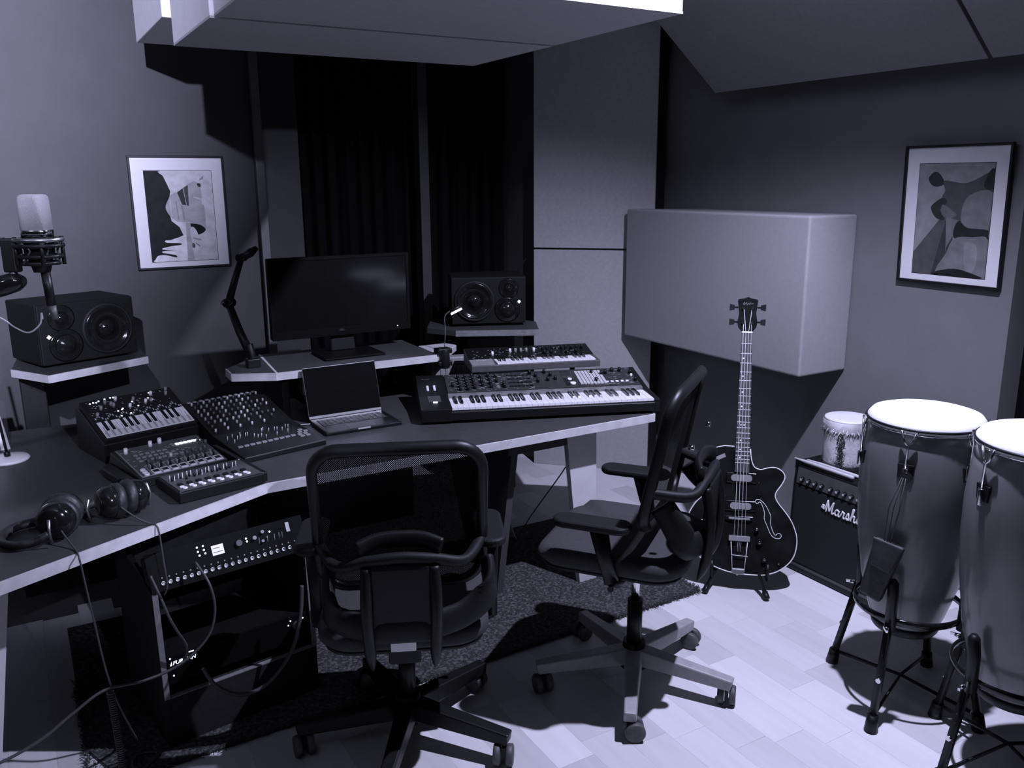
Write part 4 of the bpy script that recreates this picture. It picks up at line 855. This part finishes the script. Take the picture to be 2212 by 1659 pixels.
for k in (3, 5, 7, 9, 12, 12.01, 15, 17, 19):
    y = ny1 - SC * (1 - 2 ** (-(k - .5) / 12)); xo = -.010 if k != 12.01 else .002
    if y > ny0: part('inlay_dot', MB().cyl((xo, y, .0098), (xo, y, .0106), .0034, seg=10), M['white'], gu)
part('nut', MB().box(-.021, .021, ny1, ny1 + .006, .004, .0125), M['white'], gu)
hs = [(-.021, 0), (-.036, .020), (-.040, .040), (-.034, .075), (-.040, .128), (-.038, .134), (-.015, .138), (0, .144), (.015, .138), (.038, .134), (.040, .128), (.034, .075), (.040, .040), (.036, .020), (.021, 0)]
part('headstock', MB().prism([(a, ny1 + .004 + b) for a, b in hs], -.010, .006), M['guitar'], gu, bevel=.002)
scr = spline([(-.020, .112, .0068), (-.014, .122, .0068), (-.016, .110, .0068), (-.006, .120, .0068), (-.004, .110, .0068), (.002, .118, .0068), (.005, .112, .0068), (.010, .120, .0068), (.013, .113, .0068), (.022, .119, .0068)], 5)
part('headstock_script', MB().tube([(p.x, p.y + ny1 + .004, p.z) for p in scr], .0007, seg=5), M['grey'], gu, label='pale script lettering')
tmesh = MB().cyl((0, 0, 0), (.014, 0, 0), .004, seg=8).hexa([(.014, -.010, -.002), (.034, -.014, -.002), (.034, .014, -.002), (.014, .010, -.002)], [(.014, -.010, .002), (.034, -.014, .002), (.034, .014, .002), (.014, .010, .002)]).mesh('tuning_key', M['gloss'])
pegs = MB().cyl((0, 0, .006), (0, 0, .016), .006, .005, 12).mesh('tuning_peg', M['chrome'])
for sx in (-1, 1):
    for yy in (.045, .105):
        o = link('tuning_key', tmesh, gu, (sx * .038, ny1 + yy, -.004), (R(25 * sx), 0, 0 if sx > 0 else pi)); link('tuning_peg', pegs, gu, (sx * .018, ny1 + yy - .004, 0))
ty = g2(520, 1000)[1]
for q in range(4):
    u = -1.5 + q
    part('string', MB().tube([(u * .0145, ty, .013), (u * .0130, ny0 - .1, .017), (u * .0105, ny1, .0135), (math.copysign(.016, u), ny1 + (.040 if abs(u) > 1 else .100), .012)], .0014 - q * .0002, seg=5), M['string'], gu)
def pickup(X, Y):
    a, b = g2(X, Y); pk_ = part('pickup', MB().box(a - .060, a + .060, b - .020, b + .020, .0, .007), M['gloss'], gu, bevel=.003)
    part('pickup_cover', MB().prism([(a + p, b + q) for p, q in rrect(.042, .0135, .012)], .007, .011), M['grey'], pk_, bevel=.001)
    for sx in (-1, 1):
        for sy in (-.008, .008): part('screw', MB().cyl((a + sx * .053, b + sy, .007), (a + sx * .053, b + sy, .0085), .0028, seg=8), M['chrome'], pk_)
pickup(577, 420); pickup(556, 700)
a, b = g2(540, 820)
part('bridge', MB().box(a - .055, a + .055, b - .008, b + .006, 0, .010).box(a - .042, a + .042, b - .006, b + .002, .010, .015, 1), [M['gloss'], M['grey']], gu, bevel=.002)
a, b = g2(523, 1020); a2, b2 = g2(505, 1360)
tp = MB().box(-.042, .042, b - .012, b + .010, .010, .016)
part('tailpiece_bar', tp, M['grey'], gu, bevel=.002)
tw = MB()
for sx in (-1, 1): tw.tube([(sx * .033, b - .01, .012), (sx * .024, b2 + .012, .009)], .0018, seg=6)
tw.tube([(-.030, (b + b2) / 2, .012), (.036, (b + b2) / 2 - .003, .012)], .0015, seg=6).tube([(-.024, b2 + .012, .009), (.024, b2 + .012, .009)], .003, seg=6)
for sx in (-.008, 0, .008): tw.tube([(sx, b, .010), (sx * .7, b - .055, .010)], .0008, seg=5)
part('tailpiece_frame', tw, M['string'], gu)
part('tailpiece_anchor', MB().prism([(-.028, b2 + .008), (.028, b2 + .008), (.024, b2 - .006), (0, b2 - .012), (-.024, b2 - .006)], -.004, .006), M['steel'], gu, bevel=.002)
part('strap_button', MB().cyl((0, -.002, -.03), (0, -.012, -.03), .005), M['chrome'], gu)
def fhole(pts, m_ins=None):
    P_ = [g2(*p) for p in pts]; sp_ = [(p.x, p.y) for p in spline([(a, b, 0) for a, b in P_], 3, True)]
    fh = part('sound_hole', MB().prism(sp_, .0, .0006), M['black'], gu); part('sound_hole_binding', MB().tube([(a, b, .001) for a, b in sp_], .0014, seg=5, closed=True), M['white'], fh)
    return fh
fL = fhole([(410, 595), (415, 618), (395, 630), (372, 612), (345, 640), (320, 690), (318, 760), (290, 830), (262, 880), (225, 912), (180, 912), (160, 890), (168, 866), (195, 862), (222, 880), (245, 850), (262, 790), (268, 715), (300, 660), (335, 605), (375, 590)])
fR = fhole([(700, 635), (695, 655), (712, 668), (738, 650), (760, 690), (775, 760), (770, 815), (795, 890), (820, 960), (850, 995), (895, 1002), (918, 980), (910, 955), (885, 955), (862, 970), (838, 920), (825, 850), (832, 790), (815, 740), (785, 675), (745, 632), (715, 626)])
for X, Y, kr in ((695, 920, .011), (715, 1050, .013), (752, 1215, .013), (885, 1252, .009), (728, 570, .004), (735, 455, .004)):
    a, b = g2(X, Y); part('control_knob' if kr > .005 else 'switch_screw', MB().cyl((a, b, 0), (a, b, .016 if kr > .01 else .005), kr, kr * .8, 16).cyl((a, b, .016 if kr > .01 else .005), (a, b, .018 if kr > .01 else .006), kr * .5, kr * .3, 10, 1), [M['gloss'], M['chrome']], gu)
a, b = g2(732, 512); part('switch_bar', MB().box(a - .003, a + .003, b - .024, b + .024, 0, .004), M['chrome'], gu, bevel=.001)
a, b = g2(350, 240); Tn = Matrix.Translation((a, b, .001)) @ Matrix.Rotation(R(27), 4, 'Z')
part('name_plate', MB().box(-.040, .040, -.009, .007, 0, .002, T=Tn), M['grey'], gu, bevel=.001)
gs = thing('guitar_stand', 'black tubular guitar stand with rubber feet under the bass', 'guitar stand')
gl, gr, gb = Vector((2.285, 2.375, .012)), Vector((2.455, 2.20, .012)), Vector((2.60, 2.52, .012)); gc = Vector((2.545, 2.455, .24))
for p in (gl, gr, gb): 
    lg = part('stand_leg', MB().tube([gc, p], .009), M['black'], gs); part('rubber_foot', MB().tube([p + (gc - p) * .08, p, p + (p - gc) * .01], [.012, .013, .008]), M['black'], lg)
for sx in (-.105, .115):
    q = Tg @ Vector((sx, .010, .0)); q2 = Tg @ Vector((sx * .5, .06, -.085))
    part('cradle_arm', MB().tube([q2, Tg @ Vector((sx, -.012, -.080)), Tg @ Vector((sx, -.014, .012)), Tg @ Vector((sx, .050, .014))], .007), M['black'], gs)
part('upright', MB().tube([gc, Tg @ Vector((0, .06, -.085)), gc + Vector((.02, .018, .12))], .010), M['black'], gs)
part('cradle_bar', MB().tube([Tg @ Vector((-.055, .06, -.085)), Tg @ Vector((.06, .06, -.085))], .008), M['black'], gs)

# ============================================================ amplifier, sticks, small drum
am = thing('guitar_amplifier', 'black combo amplifier with white script name on the floor against the right wall', 'amplifier', (2.76, 2.385, 0), -90)   # local x -> -Y, local y -> +X
AW, AD, AH = .575, .27, .485
part('cabinet', MB().prism([(.0, .004), (.0, .06), (.012, .395), (.020, .47), (.05, AH), (AD, AH), (AD, .004)], 0, AW, ax='x'), M['black'], am, bevel=.006)
part('grille_cloth', MB().hexa([(.018, -.002, .050), (AW - .018, -.002, .050), (AW - .018, .004, .050), (.018, .004, .050)], [(.018, .008, .385), (AW - .018, .008, .385), (AW - .018, .014, .385), (.018, .014, .385)]), M['grille'], am)
part('kick_strip', MB().box(.018, AW - .018, -.003, .004, .030, .040), M['dgrey'], am)
part('control_panel', MB().hexa([(.02, .009, .395), (AW - .02, .009, .395), (AW - .02, .014, .395), (.02, .014, .395)], [(.02, .017, .462), (AW - .02, .017, .462), (AW - .02, .022, .462), (.02, .022, .462)]), M['dgrey'], am)
ck = MB().cyl((0, 0, 0), (0, -.014, -.001), .010, .008, 14).cyl((0, -.014, 0), (0, -.015, 0), .0055, .0055, 10, 1).mesh('knob', [M['black'], M['lgrey']])
for i in range(10): link('knob', ck, am, (.052 + i * .0335 + (.012 if i > 3 else 0), .012, .418))
for u, v in ((.005, .47), (.005, .03)): part('corner_cap', MB().box(u - .008, u + .025, .0 if v < .1 else .018, .045, v - .02, v + .022), M['gloss'], am, bevel=.005)
part('handle', MB().tube(spline([(.20, .14, AH), (.22, .14, AH + .02), (.36, .14, AH + .02), (.38, .14, AH)], 4), .008, flat=(1, 2), up=(0, 0, 1)), M['black'], am)
for u in (.04, AW - .04):
    for v in (.04, AD - .04): part('foot', MB().cyl((u, v, 0), (u, v, .006), .014), M['black'], am)
# script lettering: strokes (x, y) in letter heights, slanted hand
strokes = [
 [(-.15, .45), (-.05, .30), (.08, .38), (.12, .60), (.0, .62), (-.02, .45), (.20, .25), (.42, .75), (.55, 1.25), (.50, .70), (.40, .05)], [(.55, 1.22), (.70, .55), (.78, .20), (1.0, .70), (1.22, 1.20), (1.12, .60), (1.08, .12), (1.2, .05), (1.35, .2)],
 [(1.85, .55), (1.65, .62), (1.48, .40), (1.48, .12), (1.65, .05), (1.85, .30), (1.92, .60), (1.84, .15), (1.95, .04), (2.10, .2)],
 [(2.10, .2), (2.30, .62), (2.27, .68), (2.42, .58), (2.52, .56), (2.42, .15), (2.55, .04), (2.72, .22)],
 [(2.72, .22), (2.95, .70), (3.02, .35), (3.0, .08), (2.82, .06), (2.80, .14), (3.05, .08), (3.2, .22)],
 [(3.2, .22), (3.45, .80), (3.56, 1.2), (3.46, 1.25), (3.38, .80), (3.28, .05)], [(3.32, .30), (3.50, .60), (3.66, .58), (3.62, .15), (3.75, .04), (3.88, .2)],
 [(4.35, .55), (4.15, .62), (3.98, .40), (3.98, .12), (4.15, .05), (4.35, .30), (4.42, .60), (4.34, .15), (4.45, .04), (4.60, .25)],
 [(4.60, .25), (4.85, .85), (4.92, 1.25), (4.80, 1.2), (4.72, .6), (4.74, .1), (4.88, .05), (5.0, .25)],
 [(5.0, .25), (5.25, .85), (5.32, 1.25), (5.20, 1.2), (5.12, .6), (5.14, .1), (5.28, .05), (5.45, .25)]]
ls = .042; ns = MB()
for st in strokes:
    ns.tube([(.170 + p.x * ls, .0035 + (.320 + p.y * ls - .36) * .03, .318 + p.y * ls) for p in spline([(a, b, 0) for a, b in st], 5)], .0034, seg=6)
part('script_lettering', ns, M['white'], am, label='white raised script name')
for k, (p, q, lab) in enumerate((((2.726 + .055, 2.395, 0), (2.728 + .055, 2.095, 0), 'pale wooden drumstick lying on the front edge of the amplifier, nearer the front'), ((2.745 + .057, 2.350, 0), (2.752 + .055, 1.985, 0), 'pale wooden drumstick lying on the amplifier beside the small drum, behind the other stick'))):
    a = Vector((p[0] + k * .004, p[1], AH + .008)); b = Vector((q[0] + k * .004, q[1], AH + .008))
    tag(part('drumstick', MB().tube([a, a + (b - a) * .03, a + (b - a) * .07, a + (b - a) * .2, b - (b - a) * .01, b], [.002, .0045, .004, .0072, .0072, .004], seg=10), M['lgrey']), lab, 'drumstick', 'drumsticks on the amplifier')
sd_ = thing('small_hide_drum', 'small pale hide-covered drum with dark laced fringe on the amplifier', 'drum', (2.915, 2.245, AH))
part('shell', MB().lathe([(.088, 0), (.092, .02), (.093, .10), (.094, .155), (.098, .180), (.094, .200)], 40), M['fur'], sd_)
part('drum_head', MB().lathe([(.0955, .196), (.094, .203), (.085, .2045), (.02, .205)], 40), M['skin'], sd_)
part('hide_collar', MB().lathe([(.0945, .150), (.099, .160), (.101, .185), (.097, .198)], 40, cap=False), M['fur'], sd_)
def tufts(n, f, m, nm, base):
    mb = MB()
    for i in range(n):
        p, d, l_, w_ = f(i, n); p = Vector(p); d = Vector(d).normalized(); s_ = d.cross(Vector((p.x, p.y, 0)).normalized()).normalized() * w_; o_ = Vector((p.x, p.y, 0)).normalized() * .003
        mb.add([p - s_, p + s_, p + d * l_ + o_], [(0, 1, 2)])
    return stuff(part(nm, mb, m, base))
tufts(260, lambda i, n: ((.0975 * cos(2 * pi * i / n), .0975 * sin(2 * pi * i / n), .162 + random.uniform(-.003, .012)), (random.uniform(-.6, .6), random.uniform(-.6, .6), -1), random.uniform(.010, .026), .0018), M['fur'], 'hide_fringe', sd_)
tufts(320, lambda i, n: ((.0955 * cos(2 * pi * i / n), .0955 * sin(2 * pi * i / n), .148 + random.uniform(-.003, .006)), (random.uniform(-1, 1), random.uniform(-1, 1), random.uniform(-1, .4)), random.uniform(.005, .013), .0020), M['furd'], 'dark_fringe', sd_)
tufts(300, lambda i, n: ((.0945 * cos(3.55 + random.gauss(0, .11)), .0945 * sin(3.55 + random.gauss(0, .11)), .02 + .125 * i / n), (random.uniform(-1, 1), random.uniform(-1, 1), random.uniform(-1, 1)), random.uniform(.006, .014), .0022), M['furd'], 'dark_seam', sd_)
tufts(200, lambda i, n: ((.0945 * cos(2 * pi * i / n), .0945 * sin(2 * pi * i / n), .03 + random.uniform(-.02, .008)), (random.uniform(-1, 1), random.uniform(-1, 1), random.uniform(-1, 1)), random.uniform(.004, .010), .0012), M['dgrey'], 'hide_speckle', sd_)

# ============================================================ congas
def conga(label, loc, top, ring_z, bottom, k, rot):
    t = thing('conga_drum', label, 'drum', loc, rot, 'pair of conga drums on stands'); H = top - bottom
    prof = [(.098, 0), (.100, .012), (.118, .06), (.150, .18), (.172, .33), (.182, .46), (.183, .56), (.176, .66), (.163, .735)]
    prof = [(a * k, bottom + b / .76 * H) for a, b in prof]
    part('shell', MB().lathe(prof, 56), M['conga'], t)
    part('bottom_band', MB().lathe([(.100 * k, bottom - .004), (.104 * k, bottom + .002), (.110 * k, bottom + .024), (.107 * k, bottom + .026)], 48, cap=False), M['black'], t)
    part('crown_ring', MB().tube([(.170 * k * cos(a), .170 * k * sin(a), top - .040) for a in [2 * pi * i / 56 for i in range(56)]], .0045, closed=True), M['chrome'], t)
    part('drum_head', MB().lathe([(.175 * k, top - .036), (.172 * k, top - .022), (.160 * k, top - .008), (.140 * k, top - .002), (.10 * k, top), (.01, top)], 56), M['skin'], t)
    part('tension_rim', MB().tube([(.1755 * k * cos(a), .1755 * k * sin(a), top - .028) for a in [2 * pi * i / 56 for i in range(56)]], .004, closed=True), M['black'], t)
    for i in range(6):
        a = 2 * pi * i / 6 + .35; ca, sa = cos(a), sin(a); rr = .182 * k; tx, ty_ = -sa, ca
        lg = part('tension_lug', MB().tube([(rr * ca + tx * .022, rr * sa + ty_ * .022, top - .030), (rr * ca * 1.01 + tx * .010, rr * sa * 1.01 + ty_ * .010, top - .062), (rr * ca * 1.02, rr * sa * 1.02, top - .072), (rr * ca * 1.03, rr * sa * 1.03, top - .16)], .0040, seg=6)
                  .tube([(rr * ca - tx * .022, rr * sa - ty_ * .022, top - .030), (rr * ca * 1.01 - tx * .010, rr * sa * 1.01 - ty_ * .010, top - .062), (rr * ca * 1.02, rr * sa * 1.02, top - .072)], .0040, seg=6), M['chrome'], t)
        part('side_plate', MB().prism([(-.020, -.025), (.020, -.025), (.024, .020), (-.024, .020)], -.006, .004, ax='y', T=Matrix.Translation((rr * ca * .985, rr * sa * .985, top - .150)) @ Matrix.Rotation(a + pi / 2, 4, 'Z')).cyl((rr * ca * 1.03, rr * sa * 1.03, top - .185), (rr * ca * 1.03, rr * sa * 1.03, top - .14), .009, .009, 10, 1), [M['black'], M['chrome']], lg, bevel=.002)
    return t
def cstand(label, loc, ring_z, rr, angs, rf, feet_z=.0):
    t = thing('conga_stand', label, 'stand', loc, 0, 'basket stands of the conga drums')
    part('basket_ring', MB().tube([(rr * cos(a), rr * sin(a), ring_z) for a in [2 * pi * i / 48 for i in range(48)]], .010, closed=True, flat=(.5, 1.2), up=(0, 0, 1)), M['gloss'], t)
    for a in angs:
        ca, sa = cos(R(a)), sin(R(a)); q = lambda r_0, z: (r_0 * ca, r_0 * sin(R(a)), z)
        part('grip_post', MB().tube([q(rr + .006, ring_z - .03), q(rr + .008, ring_z + .08), q(rr + .016, ring_z + .130), q(rr + .016, ring_z + .142)], [.017, .017, .016, .008], seg=12), M['black'], t)
        lg = part('stand_leg', MB().tube([q(rr + .010, ring_z + .02), q(rf, .03)], .0125, seg=4), M['black'], t)
        part('rubber_foot', MB().tube([q(rf - .004, .052), q(rf + .004, 0.001)], [.017, .021], seg=10), M['black'], lg)
        m_ = Vector(q(rr + .03, ring_z - .01)); part('wing_nut', MB().cyl(m_, m_ + Vector((ca, sa, 0)) * .014, .006, seg=8).box(-.014, .014, -.003, .003, -.004, .004, T=Matrix.Translation(m_ + Vector((ca, sa, 0)) * .016) @ Matrix.Rotation(R(a) + .6, 4, 'Z')), M['chrome'], lg)
        m2 = Vector(q((rr + rf) / 2 + .016, ring_z * .48)); part('height_screw', MB().cyl(m2, m2 + Vector((ca, sa, 0)) * .010, .008, seg=8), M['chrome'], lg)
        for hk in (.30, .38, .62, .70): mh = Vector(q(rr + .010 + (rf - rr - .01) * hk + .012, ring_z * (1 - hk))); part('adjustment_hole', MB().cyl(mh, mh + Vector((ca, sa, 0)) * .002, .0035, seg=8), M['dgrey'], lg)
    part('lower_brace', MB().tube([(angs and rf * .9 * cos(R(angs[0])), rf * .9 * sin(R(angs[0])), .05), (0, 0, .075), (rf * .9 * cos(R(angs[1])), rf * .9 * sin(R(angs[1])), .05)], .006, seg=6).tube([(rf * .9 * cos(R(angs[2])), rf * .9 * sin(R(angs[2])), .05), (0, 0, .075), (rf * .9 * cos(R(angs[3])), rf * .9 * sin(R(angs[3])), .05)], .006, seg=6), M['black'], t)
    return t
conga('grey conga drum with pale head next to the amplifier, pouch hanging on it', (2.36, 1.54, 0), .962, .345, .245, .965, 0)
cstand('black basket stand carrying the conga beside the amplifier', (2.34, 1.52, 0), .335, .160, (198, 281, 15, 95), .245)
conga('grey conga drum with pale head cut off by the right edge, nearest the camera', (2.295, 1.140, 0), 1.0, .345, .235, 1.02, 20)
cstand('black basket stand carrying the conga at the right edge', (2.295, 1.140, 0), .315, .170, (170, 250, 340, 80), .25)
# pouch hanging on conga
pt = thing('leather_pouch', 'dark leather pouch hanging on thin cords from the rim of the conga beside the amplifier', 'bag')
c0 = Vector((2.36, 1.54, 0)); dirp = Vector((-.955, -.295, 0)); sdp = Vector((.295, -.955, 0))
def PP(s_, o_, z): return c0 + dirp * (.178 + o_) + sdp * s_ + Vector((0, 0, z))
part('cord', MB().tube([PP(.015, .030, .80), PP(-.005, .028, .70), PP(-.012, .035, .585)], .0018, seg=5).tube([PP(.022, .030, .80), PP(.012, .028, .70), PP(-.002, .038, .585)], .0018, seg=5).tube([PP(.010, .030, .80), PP(-.018, .028, .70), PP(-.020, .035, .60)], .0018, seg=5), M['cable'], pt)
part('buckle', MB().cyl(PP(.018, .018, .80), PP(.018, .030, .80), .017, .017, 16), M['gloss'], pt)
part('bag', MB().hexa([PP(-.075, .018, .42), PP(-.012, .018, .40), PP(-.012, .055, .40), PP(-.075, .055, .42)], [PP(-.048, .016, .60), PP(.040, .016, .585), PP(.040, .040, .585), PP(-.048, .040, .60)]), M['leather'], pt, bevel=.008)
part('flap', MB().hexa([PP(-.045, .052, .52), PP(.012, .052, .505), PP(.012, .060, .505), PP(-.045, .060, .52)], [PP(-.050, .036, .603), PP(.041, .036, .588), PP(.041, .044, .588), PP(-.050, .044, .603)]), M['leather'], pt, bevel=.004)

# what stands on the riser is drawn a little large and far to clear the laptop lid
for r in (rs, mo, ba, lp):
    k = 1.0285; r.scale = (k,) * 3; r.location = (0, 0, 1.65 * (1 - k))
# put each thing's empty at its own base
bpy.context.view_layer.update()
for r in [o for o in C.objects if o.type == 'EMPTY' and abs(o.location.x) < 1e-6 and abs(o.location.y) < 1e-6]:
    lo = Vector((1e9,) * 3); hi = -lo
    for ch in r.children:
        if ch.type != 'MESH': continue
        for v in ch.bound_box:
            q = ch.matrix_basis @ Vector(v); lo = Vector(map(min, lo, q)); hi = Vector(map(max, hi, q))
    b = Vector(((lo.x + hi.x) / 2, (lo.y + hi.y) / 2, lo.z))
    for ch in r.children: ch.location = ch.location - b
    r.location = r.matrix_basis @ b
